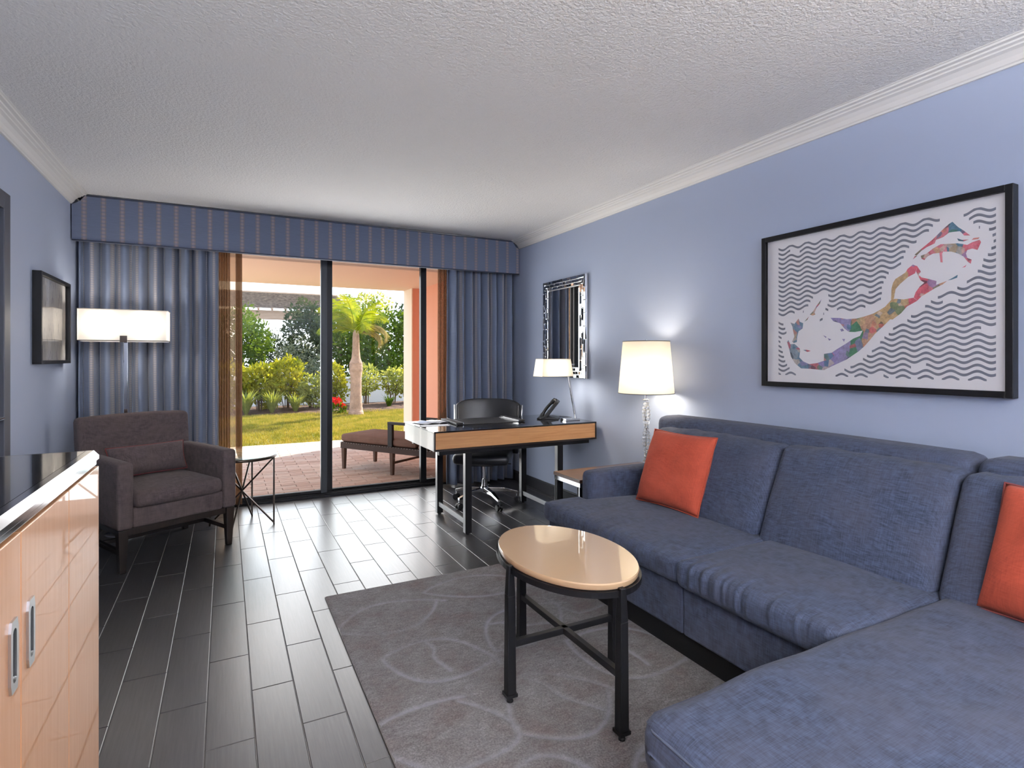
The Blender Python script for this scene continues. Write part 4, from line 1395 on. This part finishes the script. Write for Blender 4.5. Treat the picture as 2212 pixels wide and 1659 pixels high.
tl = thing('table_lamp', 'lit table lamp with cream drum shade and crystal stem on the end table', 'lamp', (2.552, 2.950, 0.540))
MB().lathe([(0.066, 0.0), (0.068, 0.008), (0.060, 0.018), (0.035, 0.026), (0.030, 0.034)], 32).build('base', 'crystal', tl, smooth='auto')
stm = MB()
nb = 17
for k in range(nb):
    z = 0.052 + k*0.0245
    for s in (0, PI):
        a = s + k*0.42
        stm.sphere((0.015*math.cos(a), 0.015*math.sin(a), z), 0.0145, 10, 7)
stm.build('crystal_stem', 'crystal', tl, smooth=True)
MB().tube([(0, 0, 0.03), (0, 0, 0.53)], 0.003).build('rod', 'brushed_steel', tl)
MB().lathe([(0.0, 0.470), (0.022, 0.471), (0.024, 0.475), (0.008, 0.480), (0.008, 0.52), (0.014, 0.524), (0.014, 0.57), (0.0, 0.572)], 16, cap0=False, cap1=False).build('socket', 'chrome', tl, smooth='auto')
MB().lathe([(0.187, 0.520), (0.157, 0.872)], 48, cap0=False, cap1=False).build('shade', 'shade_cream', tl, smooth=True)
for rr_, zz_ in ((0.187, 0.520), (0.157, 0.872)):
    MB().tube([(rr_*math.cos(2*PI*k/48), rr_*math.sin(2*PI*k/48), zz_) for k in range(48)], 0.0028, 6, closed=True).build('shade_rim', 'cord_grey', tl, smooth=True)
MB().lathe([(0.004, 0.572), (0.022, 0.60), (0.031, 0.63), (0.024, 0.665), (0.0, 0.676)], 16, cap0=False, cap1=False).build('bulb', 'shade_white', tl, smooth=True)
MB().tube([(-0.157, 0, 0.862), (0.157, 0, 0.862)], 0.002).tube([(0, 0, 0.862), (0, 0, 0.885)], 0.004).tube([(0, -0.157, 0.862), (0, 0.157, 0.862)], 0.002).build('harp', 'chrome', tl)
bulb((2.552-0.02, 2.950-0.03, 0.540+0.64), 10.5, 0.10, (1.0, 0.91, 0.76))

# ================================================================== desk
dk = thing('desk', 'black topped writing desk with maple apron and slim black legs', 'desk', (2.0, 4.1, 0))
DL = dk.location
X0, X1, Y0, Y1, ZT, ZA = 1.312, 2.715, 3.745, 4.462, 0.775, 0.640
MB(DL).box(X0, Y0, ZT-0.010, X1, Y1, ZT).build('desktop', 'black_lacquer', dk, bevel=0.002)
bd = MB(DL).box(X0+0.012, Y0+0.012, ZA, X1-0.012, Y1-0.012, ZT-0.011)
bd.build('drawer_box', 'black_metal', dk)
tr = MB(DL)
tr.box(X0, Y0, ZA-0.008, X1, Y0+0.012, ZA+0.006).box(X0, Y0, ZA+0.006, X0+0.012, Y0+0.012, ZT-0.010).box(X1-0.012, Y0, ZA+0.006, X1, Y0+0.012, ZT-0.010)
tr.build('apron_trim', 'espresso_wood', dk)
MB(DL).box(X0+0.013, Y0+0.004, ZA+0.007, X1-0.013, Y0+0.012, ZT-0.012).build('apron_panel', 'maple_desk', dk)
MB(DL).box(X0-0.001, Y0+0.013, ZA-0.006, X0+0.012, Y1, ZT-0.0105).build('end_panel', 'silver_lacquer', dk, bevel=0.002)
MB(DL).box(X1-0.012, Y0+0.013, ZA-0.006, X1+0.001, Y1, ZT-0.0105).build('end_panel', 'black_lacquer', dk, bevel=0.002)
sfm = MB(DL).box(1.36, 3.775, 0.600, 2.66, 3.82, ZA).box(1.36, 4.385, 0.600, 2.66, 4.43, ZA).box(1.555, 3.82, 0.610, 1.60, 4.385, ZA).box(2.36, 3.82, 0.610, 2.405, 4.385, ZA)
sfm.build('subframe', 'black_metal', dk)
for x in (1.560, 2.352):
    for y in (3.765, 4.372):
        lg = MB(DL).box(x, y, 0.012, x+0.050, y+0.045, 0.602).build('leg', 'black_metal', dk, bevel=0.002)
        MB(DL).box(x-0.0012, y+0.002, 0.016, x-0.0002, y+0.043, 0.598).build('lit_face_strip', 'steel_and_lit_face', lg)  # pale strip paints the light falling on the black leg's left face
        MB(DL).lathe([(0.014, 0), (0.014, 0.012)], 12, (x+0.025, y+0.022, 0)).build('foot', 'black_plastic', lg)
    MB(DL).box(x+0.010, 3.81, 0.072, x+0.024, 4.372, 0.108).build('stretcher', 'steel_and_lit_face', dk, bevel=0.001)

# things on the desk
bt = thing('desk_blotter', 'black leather desk blotter with silver edged side rails on the desk', 'desk pad', (1.90, 4.22, ZT))
BR = Matrix.Rotation(math.radians(-2), 4, 'Z')
q = MB(); q.M = BR; q.box(-0.29, -0.19, 0.0008, 0.29, 0.19, 0.005); q.build('pad', 'blotter_leather', bt, bevel=0.001)
for s in (-1, 1):
    q = MB(); q.M = BR; q.box(s*0.27-0.028, -0.195, 0.005, s*0.27+0.028, 0.195, 0.017)
    o = q.build('side_rail', 'blotter_leather', bt, bevel=0.003)
    q = MB(); q.M = BR; q.box(s*0.27+s*-0.030-0.002, -0.194, 0.006, s*0.27+s*-0.030+0.002, 0.194, 0.018); q.build('edge_strip', 'chrome', o)
mg = thing('magazine', 'open glossy magazine with white and blue pages on the desk corner', 'magazine', (1.49, 4.30, ZT), math.radians(14))
def page(u, v, s): return (s*(0.002+0.135*u), -0.10+0.20*v, 0.003 + 0.010*math.sin(PI*min(1, u*1.3))*(1-u*0.7))
for s in (-1, 1):
    o = MB().grid(lambda u, v: page(u, v, s), 8, 2).build('page', 'paper', mg, smooth=True)
    so = o.modifiers.new('thickness', 'SOLIDIFY'); so.thickness = 0.002
q = MB().grid(lambda u, v: tuple(Vector(page(0.15+0.7*u, 0.35+0.5*v, -1)) + Vector((0, 0, 0.0022))), 6, 2); q.build('printed_photo', 'paper_blue', mg)
ps = thing('paper_sheet', 'loose white paper sheet lying near the desk front edge', 'paper', (1.44, 4.10, ZT), math.radians(-8))
MB().box(-0.11, -0.05, 0.0006, 0.11, 0.05, 0.0016).build('sheet', 'paper', ps)

# telephone
ph_ = thing('telephone', 'black desk telephone standing tilted beside the desk lamp', 'telephone', (2.49, 4.12, ZT), math.radians(233))
bs = MB(); bs.prism([(-0.10, 0.0), (0.08, 0.0), (0.085, 0.010), (0.02, 0.022), (-0.10, 0.012)], -0.085, 0.085, 'x')
bs.build('base', 'black_plastic', ph_, bevel=0.003)
bo = MB(); bo.M = Matrix.Translation((0, -0.02, 0.018)) @ Matrix.Rotation(math.radians(52), 4, 'X')
bo.box(-0.085, -0.05, -0.006, 0.085, 0.165, 0.022)
body = bo.build('body', 'black_plastic', ph_, bevel=0.008, seg=3)
scq = MB(); scq.M = bo.M; scq.box(-0.015, 0.085, 0.022, 0.078, 0.155, 0.0235); scq.build('screen', 'screen_dark', body)
for i in range(3):
    for j in range(4):
        kq = MB(); kq.M = bo.M; kq.box(-0.008+i*0.026, -0.038+j*0.027, 0.022, 0.012+i*0.026, -0.020+j*0.027, 0.0255); kq.build('key', 'frame_grey', body, bevel=0.002)
hq = MB(); hq.M = bo.M @ Matrix.Translation((-0.052, 0.05, 0.036))
hs = [(0, -0.105 + 0.21*k/12, 0.014*math.sin(PI*k/12)) for k in range(13)]
hq.tube(hs, [0.019 if (k < 3 or k > 9) else 0.0135 for k in range(13)], 12)
hq.sphere((0, -0.092, -0.006), 0.024, 12, 8, (1, 1, 0.8)).sphere((0, 0.092, -0.006), 0.024, 12, 8, (1, 1, 0.8))
hq.build('handset', 'black_plastic', ph_, smooth=True)
pc_ = [(-0.09, 0.04, 0.006), (-0.16, 0.08, 0.004), (-0.15, 0.14, 0.004), (-0.08, 0.19, 0.004), (0.0, 0.22, 0.004)]
MB().tube(pc_, 0.0025, 6).build('cord', 'black_plastic', ph_, smooth=True)

# desk lamp
dlp = thing('desk_lamp', 'chrome desk lamp with tilted arm and white rectangular shade on the desk', 'lamp', (2.59, 3.925, ZT))
MB().box(-0.085, -0.045, 0.0, 0.055, 0.045, 0.018).build('base', 'chrome', dlp, bevel=0.003)
MB().beam((0.040, 0, 0.018), (-0.045, 0.015, 0.480), 0.016, 0.016).build('arm', 'chrome', dlp, bevel=0.002)
MB().tube([(-0.045, 0.015, 0.478), (-0.20, 0.03, 0.470)], 0.005).tube([(0.03, 0.005, 0.47), (-0.05, 0.015, 0.47)], 0.004).build('crossbar', 'chrome', dlp)
sh = MB()
def ring4(w, d, z, cx_=-0.165, cy_=0.025):
    return [(cx_+x*w, cy_+y*d, z) for x, y in ((-1, -1), (1, -1), (1, 1), (-1, 1))]
A = ring4(0.150, 0.075, 0.372); B = ring4(0.132, 0.062, 0.515)
sh.add(A+B, [(i, (i+1) % 4, 4+(i+1) % 4, 4+i) for i in range(4)])
sh.build('shade', 'shade_cream', dlp)
MB().tube(A, 0.002, 6, closed=True).tube(B, 0.002, 6, closed=True).build('shade_rim', 'shade_cream', dlp)
MB().lathe([(0.004, 0.40), (0.020, 0.42), (0.026, 0.44), (0.016, 0.465), (0, 0.47)], 14, (-0.165, 0.025, 0), cap0=False, cap1=False).build('bulb', 'shade_white', dlp, smooth=True)
bulb((2.59-0.165, 3.925+0.025, ZT+0.435), 11.0, 0.05, (1.0, 0.92, 0.80))

# ================================================================== office chair
oc = thing('office_chair', 'black leather swivel chair on a chrome five-star base behind the desk', 'chair', (2.06, 4.53, 0))
for k in range(5):
    a = math.radians(54+72*k); ca, sa = math.cos(a), math.sin(a)
    arm = MB()
    p0 = Vector((0.03*ca, 0.03*sa, 0.125)); p1 = Vector((0.17*ca, 0.17*sa, 0.120)); p2 = Vector((0.30*ca, 0.30*sa, 0.088))
    def sec(p, w, h):
        s = Vector((-sa, ca, 0))*w/2; u = Vector((0, 0, h/2))
        return [p-s-u, p+s-u, p+s+u, p-s+u]
    S = sec(p0, 0.045, 0.040)+sec(p1, 0.036, 0.030)+sec(p2, 0.024, 0.020)
    fcs = [(0,1,2,3),(11,10,9,8)]
    for i in (0, 4):
        for j in range(4): fcs.append((i+j, i+4+j, i+4+(j+1) % 4, i+(j+1) % 4))
    arm.add(S, fcs)
    arm.tube([(0.295*ca, 0.295*sa, 0.09), (0.295*ca, 0.295*sa, 0.055)], 0.006)
    ao = arm.build('base_arm', 'chrome', oc, bevel=0.003)
    cs = MB()
    for s in (-1, 1):
        c0 = Vector((0.295*ca - sa*s*0.015, 0.295*sa + ca*s*0.015, 0.0275))
        cs.tube([c0 - Vector((-sa, ca, 0))*0.009, c0 + Vector((-sa, ca, 0))*0.009], 0.027, 16)
    cs.sphere((0.295*ca, 0.295*sa, 0.036), 0.022, 10, 6)
    cs.build('caster', 'black_plastic', ao, smooth='auto')
MB().lathe([(0.034, 0.100), (0.036, 0.150), (0.028, 0.155), (0.026, 0.22), (0.016, 0.222), (0.016, 0.36)], 20).build('gas_lift', 'chrome', oc, smooth='auto')
SR = Matrix.Rotation(math.radians(-33), 4, 'Z')       # local -y (front) turned to the window side of the desk
q = MB(); q.M = SR; q.box(-0.10, -0.12, 0.350, 0.10, 0.13, 0.385).tube([(0.10, 0.0, 0.365), (0.24, 0.0, 0.355)], 0.005); q.build('mechanism', 'black_plastic', oc, bevel=0.006)
q = MB(); q.M = SR; q.cushion(-0.245, -0.26, 0.385, 0.245, 0.20, 0.475, 0.04, 8, (0.0, 0.01, 0.02)); q.build('seat', 'black_leather', oc, smooth=True)
def shellpt(u, v, off=0.0):
    # wraps round the sitter: narrow at the seat, wide at the top
    z = 0.42 + 0.490*v
    half = math.radians(50 + 4*v)
    a = (u-0.5)*2*half
    rx = 0.33 + 0.02*v + off; ry = 0.20 + off
    x = rx*math.sin(a)/math.sin(half)*0.90
    y = 0.235 + 0.10*v - (1-math.cos(a))*0.26 + off*0.8
    z -= 0.05*(abs(u-0.5)*2)**4*v
    return (x, y, z)
q = MB(); q.M = SR; q.grid(lambda u, v: shellpt(u, v), 20, 10)
bk = q.build('backrest', 'black_leather', oc, smooth=True)
so = bk.modifiers.new('thickness', 'SOLIDIFY'); so.thickness = 0.045; so.offset = 1
bv = bk.modifiers.new('bevel', 'BEVEL'); bv.width = 0.015; bv.segments = 3; bv.limit_method = 'ANGLE'
for s in (0, 1):
    q = MB(); q.M = SR
    q.tube([shellpt(s, t/10, 0.004) for t in range(11)], 0.007, 8); q.build('edge_trim', 'chrome', oc, smooth=True)

# ================================================================== fill uplighters added out of view behind the camera
def uplighter(label, x, y, watts):
    t = thing('fill_uplighter', label, 'lamp', (x, y, 0), group='added fill uplighters at the unseen near end of the room')
    MB().lathe([(0.15, 0.0), (0.15, 0.015), (0.03, 0.03)], 32).build('base', 'black_metal', t, smooth='auto')
    MB().lathe([(0.014, 0.02), (0.014, 1.60)], 16).build('pole', 'black_metal', t, smooth='auto')
    MB().lathe([(0.02, 1.58), (0.10, 1.61), (0.19, 1.70), (0.21, 1.75), (0.20, 1.75), (0.18, 1.705), (0.10, 1.625), (0.02, 1.60)], 40).build('bowl', 'brushed_steel', t, smooth='auto')
    d = bpy.data.lights.new('fill_uplight', 'AREA')
    d.shape = 'DISK'; d.size = 0.30; d.energy = watts; d.color = (1.0, 0.97, 0.94)
    o = bpy.data.objects.new('fill_uplight', d)
    o.location = (x, y, 1.72); o.rotation_euler = (PI, 0, 0)
    COL.objects.link(o)
uplighter('added black fill uplighter by the left wall, unseen behind the camera', -0.70, -1.75, 540)
uplighter('added black fill uplighter in the middle of the rear wall, unseen behind the camera', 1.30, -2.30, 330)

# ================================================================== outdoors: chaise lounge on the patio
lg_ = thing('patio_lounger', 'brown cushioned patio lounger with woven seat frame on the pavers', 'lounger', (1.585, 7.49, PZ), math.radians(33.2))
MB().box(-0.31, -1.72, 0.265, 0.31, 0.03, 0.345).build('seat_frame', 'wicker', lg_, bevel=0.006)
nails = MB()
for k in range(40): nails.sphere((-0.313, 0.0-0.043*k, 0.338), 0.006, 6, 4)
for k in range(15): nails.sphere((-0.29+0.042*k, 0.033, 0.338), 0.006, 6, 4)
nails.build('nailheads', 'brushed_steel', lg_)
MB().cushion(-0.305, -1.20, 0.348, 0.305, 0.035, 0.445, 0.035, 8, (0, 0, 0.012)).build('seat_cushion', 'outdoor_cushion', lg_, smooth=True)
q = MB(); q.M = Matrix.Translation((0, -1.20, 0.36)) @ Matrix.Rotation(math.radians(40), 4, 'X')
q.cushion(-0.295, -0.10, 0.0, 0.295, 0.0, 0.70, 0.03, 8, (0, 0.012, 0)); q.build('back_cushion', 'outdoor_cushion', lg_, smooth=True)
q2 = MB(); q2.M = q.M @ Matrix.Translation((0, -0.115, 0)); q2.box(-0.31, -0.03, -0.0, 0.31, 0.0, 0.74); q2.build('backrest', 'wicker', lg_, bevel=0.006)
for sx in (-1, 1):
    for y in (-0.01, -0.82, -1.66):
        MB().taper(sx*0.282, y, 0.0, 0.32, 0.036, 0.036, 0.055, 0.055).build('leg', 'dark_wood', lg_, bevel=0.003)
    ar = MB().box(sx*0.305-.02, -0.85, 0.345, sx*0.305+.02, -0.78, 0.625).box(sx*0.305-.024, -1.34, 0.615, sx*0.305+.024, -0.78, 0.645)
    ar.build('armrest', 'black_bracket', lg_, bevel=0.004)
MB().box(-0.28, -0.832, 0.13, 0.28, -0.808, 0.155).build('stretcher', 'dark_wood', lg_, bevel=0.002)

# ================================================================== plants
def leaves(center, rad, n, size, seed, aspect=2.2, droop=0.0, shell=0.55, up=0.0):
    """n small folded leaves scattered through an uneven ellipsoid"""
    g = np.random.default_rng(seed)
    d = g.normal(size=(n, 3)); d /= np.linalg.norm(d, axis=1)[:, None]
    lump = np.array([0.86 + 0.30*mnoise.noise((float(a[0])*2.2+seed, float(a[1])*2.2, float(a[2])*2.2)) for a in d])
    r = (shell + (1-shell)*g.uniform(0, 1, n)**0.6)*lump
    P = np.array(center) + d*r[:, None]*np.array(rad)
    ax = g.normal(size=(n, 3)) + d*0.8
    ax[:, 2] += up - droop
    ax /= np.linalg.norm(ax, axis=1)[:, None]
    sd = np.cross(ax, g.normal(size=(n, 3))); sd /= np.linalg.norm(sd, axis=1)[:, None]
    nr = np.cross(ax, sd)
    L = size*g.uniform(0.6, 1.3, n)[:, None]; W = L/aspect
    V = np.empty((n, 4, 3))
    V[:, 0] = P
    V[:, 1] = P + ax*L*0.5 + sd*W*0.5 + nr*L*0.06
    V[:, 2] = P + ax*L
    V[:, 3] = P + ax*L*0.5 - sd*W*0.5 + nr*L*0.06
    return V
def leafmesh(name, blobs, mat, parent):
    V = np.concatenate(blobs)
    n = len(V)
    V = V.reshape(-1, 3) - np.array(parent.location)
    me = bpy.data.meshes.new(name)
    me.vertices.add(n*4); me.vertices.foreach_set('co', V.reshape(-1))
    me.loops.add(n*4); me.loops.foreach_set('vertex_index', np.arange(n*4, dtype=np.int32))
    me.polygons.add(n); me.polygons.foreach_set('loop_start', np.arange(0, n*4, 4, dtype=np.int32))
    me.update(calc_edges=True)
    me.materials.append(M[mat])
    o = bpy.data.objects.new(name, me); COL.objects.link(o); o.parent = parent
    return o
def stems(root, n, h, spread, mat, seed, r=0.012, base=0.05):
    g = random.Random(seed); mb = MB()
    for k in range(n):
        a = g.uniform(0, 2*PI); q = g.uniform(0.3, 1)*spread
        mb.tube([(base*math.cos(a), base*math.sin(a), 0), (q*0.4*math.cos(a), q*0.4*math.sin(a), h*0.45), (q*math.cos(a), q*math.sin(a), h*g.uniform(.8, 1))], [r, r*0.8, r*0.4], 5)
    return mb.build('stems', mat, root)
def shrub(name, label, x, y, zb, zt, r, mat, n, size, seed, group, aspect=2.2):
    t = thing(name, label, 'shrub', (x, y, zb), group=group)
    h = zt - zb
    stems(t, 9, h*0.75, r*0.7, 'stem_brown', seed)
    blobs = [leaves((x, y, zb+h*0.66), (r, r*0.8, h*0.42), int(n*0.7), size, seed, aspect, up=0.4)]
    g = random.Random(seed)
    for k in range(4):
        a = g.uniform(0, 2*PI)
        blobs.append(leaves((x+r*0.6*math.cos(a), y+r*0.5*math.sin(a), zb+h*g.uniform(.25, .62)), (r*0.55, r*0.5, h*0.26), int(n*0.10), size*0.9, seed+k+1, aspect))
    leafmesh('foliage', blobs, mat, t)
    return t
G1 = 'shrubs along the garden wall'
shrub('leafy_shrub', 'yellow green shrub at the left edge of the glass door view', 0.72, 14.7, -0.03, 1.13, 0.46, 'leaf_yellow', 1300, 0.13, 31, G1)
shrub('leafy_shrub', 'yellow green shrub in the middle of the left glass pane', 1.36, 14.95, -0.05, 1.26, 0.50, 'leaf_yellow', 1500, 0.13, 32, G1)
shrub('leafy_shrub', 'low pale shrub left of the black door stile', 1.92, 14.75, -0.05, 0.82, 0.33, 'leaf_pale', 800, 0.11, 33, G1)
shrub('leafy_shrub', 'yellow green shrub left of the palm trunk', 2.50, 15.05, -0.04, 1.12, 0.36, 'leaf_yellow', 1000, 0.12, 34, G1)
shrub('leafy_shrub', 'sparse shrub just right of the palm trunk', 3.42, 15.3, -0.04, 1.10, 0.42, 'leaf_pale', 650, 0.12, 35, G1)
shrub('leafy_shrub', 'sparse shrub beside the patio column', 4.10, 15.1, -0.02, 1.02, 0.36, 'leaf_pale', 600, 0.12, 36, G1)
shrub('leafy_shrub', 'yellow tipped shrub half hidden by the patio column', 4.75, 15.4, -0.02, 1.15, 0.45, 'leaf_yellow', 800, 0.12, 37, G1)
shrub('leafy_shrub', 'yellow green shrub seen through the sheer curtain', 0.10, 14.8, -0.03, 1.15, 0.45, 'leaf_yellow', 1000, 0.12, 38, G1)

def spiky(label, x, y, h, n, seed, mat='leaf_pale'):
    t = thing('spiky_plant', label, 'plant', (x, y, -0.02), group='spiky strap-leaved plants in the bed')
    g = random.Random(seed); mb = MB()
    for k in range(n):
        a = g.uniform(0, 2*PI); l = h*g.uniform(.7, 1.15); o = g.uniform(.25, .75)*l
        c, s = math.cos(a), math.sin(a); w = 0.016
        p = [(0.02*c, 0.02*s, 0), (o*0.45*c, o*0.45*s, l*0.62), (o*c, o*s, l*g.uniform(.75, 1.0))]
        mb.add([(p[0][0]-s*w, p[0][1]+c*w, 0), (p[0][0]+s*w, p[0][1]-c*w, 0), (p[1][0]+s*w, p[1][1]-c*w, p[1][2]), (p[1][0]-s*w, p[1][1]+c*w, p[1][2]), p[2]],
               [(0, 1, 2, 3), (3, 2, 4)])
    mb.build('strap_leaves', mat, t)
spiky('spiky strap-leaved plant at the foot of the leftmost shrub', 0.42, 14.15, 0.62, 90, 1)
spiky('spiky strap-leaved plant in front of the middle shrub', 0.98, 14.25, 0.58, 100, 2)
spiky('spiky strap-leaved plant below the pale shrub', 1.50, 14.3, 0.48, 70, 3)
spiky('small spiky plant right of the palm trunk', 3.83, 14.5, 0.36, 60, 4, 'leaf_green')

# red flowering plant
rp = thing('poinsettia', 'red flowering plant beside the palm trunk', 'plant', (2.40, 13.75, -0.03))
leafmesh('leaves', [leaves((2.40, 13.75, 0.09), (0.20, 0.16, 0.13), 160, 0.10, 51)], 'leaf_green', rp)
leafmesh('flowers', [leaves((2.36, 13.72, 0.27), (0.10, 0.08, 0.05), 90, 0.075, 52), leaves((2.50, 13.7, 0.15), (0.06, 0.06, 0.05), 40, 0.07, 53)], 'leaf_red', rp)

# trees beyond the wall
def tree(label, x, y, zb, zt, r, mat, n, size, seed, lobes=6, aspect=2.0):
    t = thing('garden_tree', label, 'tree', (x, y, -0.05), group='trees beyond the garden wall')
    g = random.Random(seed)
    h = zt - zb
    MB().tube([(0, 0, 0), (0.05, 0, (zb+0.4)*0.6), (0, 0, zb+h*0.5)], [0.10, 0.08, 0.04], 8).build('trunk', 'stem_brown', t)
    blobs = [leaves((x, y, zb+h*0.5), (r, r*0.8, h*0.5), int(n*0.45), size, seed, aspect)]
    for k in range(lobes):
        a = 2*PI*k/lobes + g.uniform(-.4, .4); e = g.uniform(0.15, 0.85)
        blobs.append(leaves((x+r*0.62*math.cos(a), y-0.2+r*0.5*math.sin(a), zb+h*e), (r*0.5, r*0.45, h*0.24), int(n*0.55/lobes), size, seed+k+1, aspect))
    leafmesh('crown', blobs, mat, t)
tree('bright green tree left of the sky gap', 0.40, 17.6, 0.3, 2.98, 0.78, 'leaf_green', 3200, 0.14, 61)
tree('green tree seen through the left sheer curtain', -0.75, 18.2, 0.3, 3.05, 0.9, 'leaf_green', 2200, 0.15, 62)
tree('dark feathery tree under the sky gap', 1.42, 19.2, 0.3, 2.30, 0.80, 'leaf_dark', 2800, 0.13, 63, aspect=4)
tree('tall grey green tree left of the door stile', 2.35, 19.0, 0.3, 3.15, 0.72, 'leaf_dark', 3600, 0.13, 64)
tree('pale grey tree in front of the tall dark tree', 2.05, 18.2, 0.2, 2.05, 0.68, 'leaf_grey', 2600, 0.11, 65, aspect=3)
tree('broad dark tree behind the palm crown', 3.45, 19.4, 0.3, 3.15, 0.95, 'leaf_green', 3800, 0.14, 66)
tree('large sunlit tree right of the palm', 4.85, 18.4, 0.2, 3.15, 1.10, 'leaf_green', 4600, 0.15, 67, 8)
tree('light green tree top behind the palm fronds', 4.4, 20.6, 0.8, 3.75, 1.05, 'leaf_pale', 3000, 0.14, 68)
tree('dark tree behind the patio column', 6.3, 19.2, 0.3, 3.4, 1.2, 'leaf_dark', 2600, 0.15, 69)

# palm
pt_ = thing('palm_tree', 'small bottle-trunk palm with bright fronds standing in the lawn', 'palm', (2.76, 13.45, -0.05))
prof = [(0.19, 0.0), (0.155, 0.10), (0.135, 0.35), (0.125, 0.70), (0.135, 0.95), (0.155, 1.10), (0.150, 1.22), (0.105, 1.34), (0.085, 1.55), (0.078, 1.85), (0.06, 2.05)]
pr2 = []
for (r0, z0_), (r1, z1_) in zip(prof[:-1], prof[1:]):
    for k in range(5):
        t = k/5; z = z0_ + (z1_-z0_)*t
        r_ = r0 + (r1-r0)*t
        if z < 1.25: r_ *= 1 + 0.035*(1 if int(z/0.045) % 2 else -0.2)
        pr2.append((r_, z))
pr2.append(prof[-1])
MB().lathe(pr2, 20).build('trunk', 'trunk_tan', pt_, smooth=True)
def frond(az, elev, length, mat, seed, curl=1.0):
    g = random.Random(seed); mb = MB()
    ca, sa = math.cos(az), math.sin(az)
    n = 26; pts = []
    e = elev; p = Vector((0.03*ca, 0.03*sa, 1.92))
    for k in range(n+1):
        pts.append(p.copy())
        st_ = length/n
        p = p + Vector((math.cos(e)*ca, math.cos(e)*sa, math.sin(e)))*st_
        e -= curl*1.7/n*(0.4 + k/n)
    mb.tube(pts, [0.014*(1-0.8*k/n) for k in range(n+1)], 5)
    for k in range(3, n):
        d = (pts[k+1]-pts[k]).normalized(); s = Vector((-sa, ca, 0)); u = s.cross(d)
        ll = 0.42*math.sin(PI*min(1, 0.12+0.86*k/n))**0.7
        for sg in (-1, 1):
            for h in (0, 0.5):
                q0 = pts[k].lerp(pts[k+1], h)
                dirv = (d*0.8 + s*sg*0.8 + u*g.uniform(0.0, 0.55) - Vector((0, 0, 0.15))).normalized()
                tip = q0 + dirv*ll - Vector((0, 0, 0.12*ll))
                mid = q0 + dirv*ll*0.5
                wv_ = d*0.013
                mb.add([q0-wv_, q0+wv_, mid+wv_, mid-wv_, tip], [(0, 1, 2, 3), (3, 2, 4)])
    return mb.build('frond', mat, pt_)
for i, (az, el, ln, mt, cu) in enumerate(((200, 62, 1.15, 'frond', 0.9), (165, 40, 0.95, 'frond', 1.1), (235, 75, 1.15, 'frond', 0.7), (95, 80, 1.2, 'frond', 0.6), (300, 72, 1.15, 'frond', 0.9),
                              (20, 66, 1.1, 'frond', 1.3), (-20, 48, 1.0, 'frond_dry', 1.9), (55, 55, 1.0, 'frond_dry', 1.5), (130, 60, 1.0, 'frond', 1.0), (270, 45, 1.0, 'frond', 1.3), (340, 30, 0.8, 'frond_dry', 1.8), (180, 78, 1.1, 'frond', 0.7))):
    frond(math.radians(az), math.radians(el), ln, mt, i, cu)

# pergola far behind the trees
pg = thing('pergola', 'timber pergola with sloping thatch slats behind the trees', 'pergola', (1.5, 22, -0.05))
PL = pg.location
MB(PL).box(-4.0, 21.9, 2.70, 4.2, 22.1, 3.02).build('front_beam', 'pergola_wood', pg, bevel=0.01)
MB(PL).box(-4.0, 24.2, 3.75, 4.2, 24.4, 3.95).build('ridge_beam', 'pergola_wood', pg, bevel=0.01)
for k in range(19):
    x = -3.9 + k*0.45
    MB(PL).beam((x, 21.7, 3.03), (x, 24.3, 3.86), 0.06, 0.10).build('rafter', 'pergola_wood', pg)
for k in range(16):
    t = k/15
    MB(PL).box(-4.0, 21.75+2.5*t, 3.10+0.80*t, 4.2, 21.86+2.5*t, 3.14+0.80*t).build('thatch_slat', 'thatch', pg)
for x in (-3.6, 3.9):
    MB(PL).box(x-.09, 21.91, -0.04, x+.09, 22.09, 2.70).build('post', 'pergola_wood', pg)
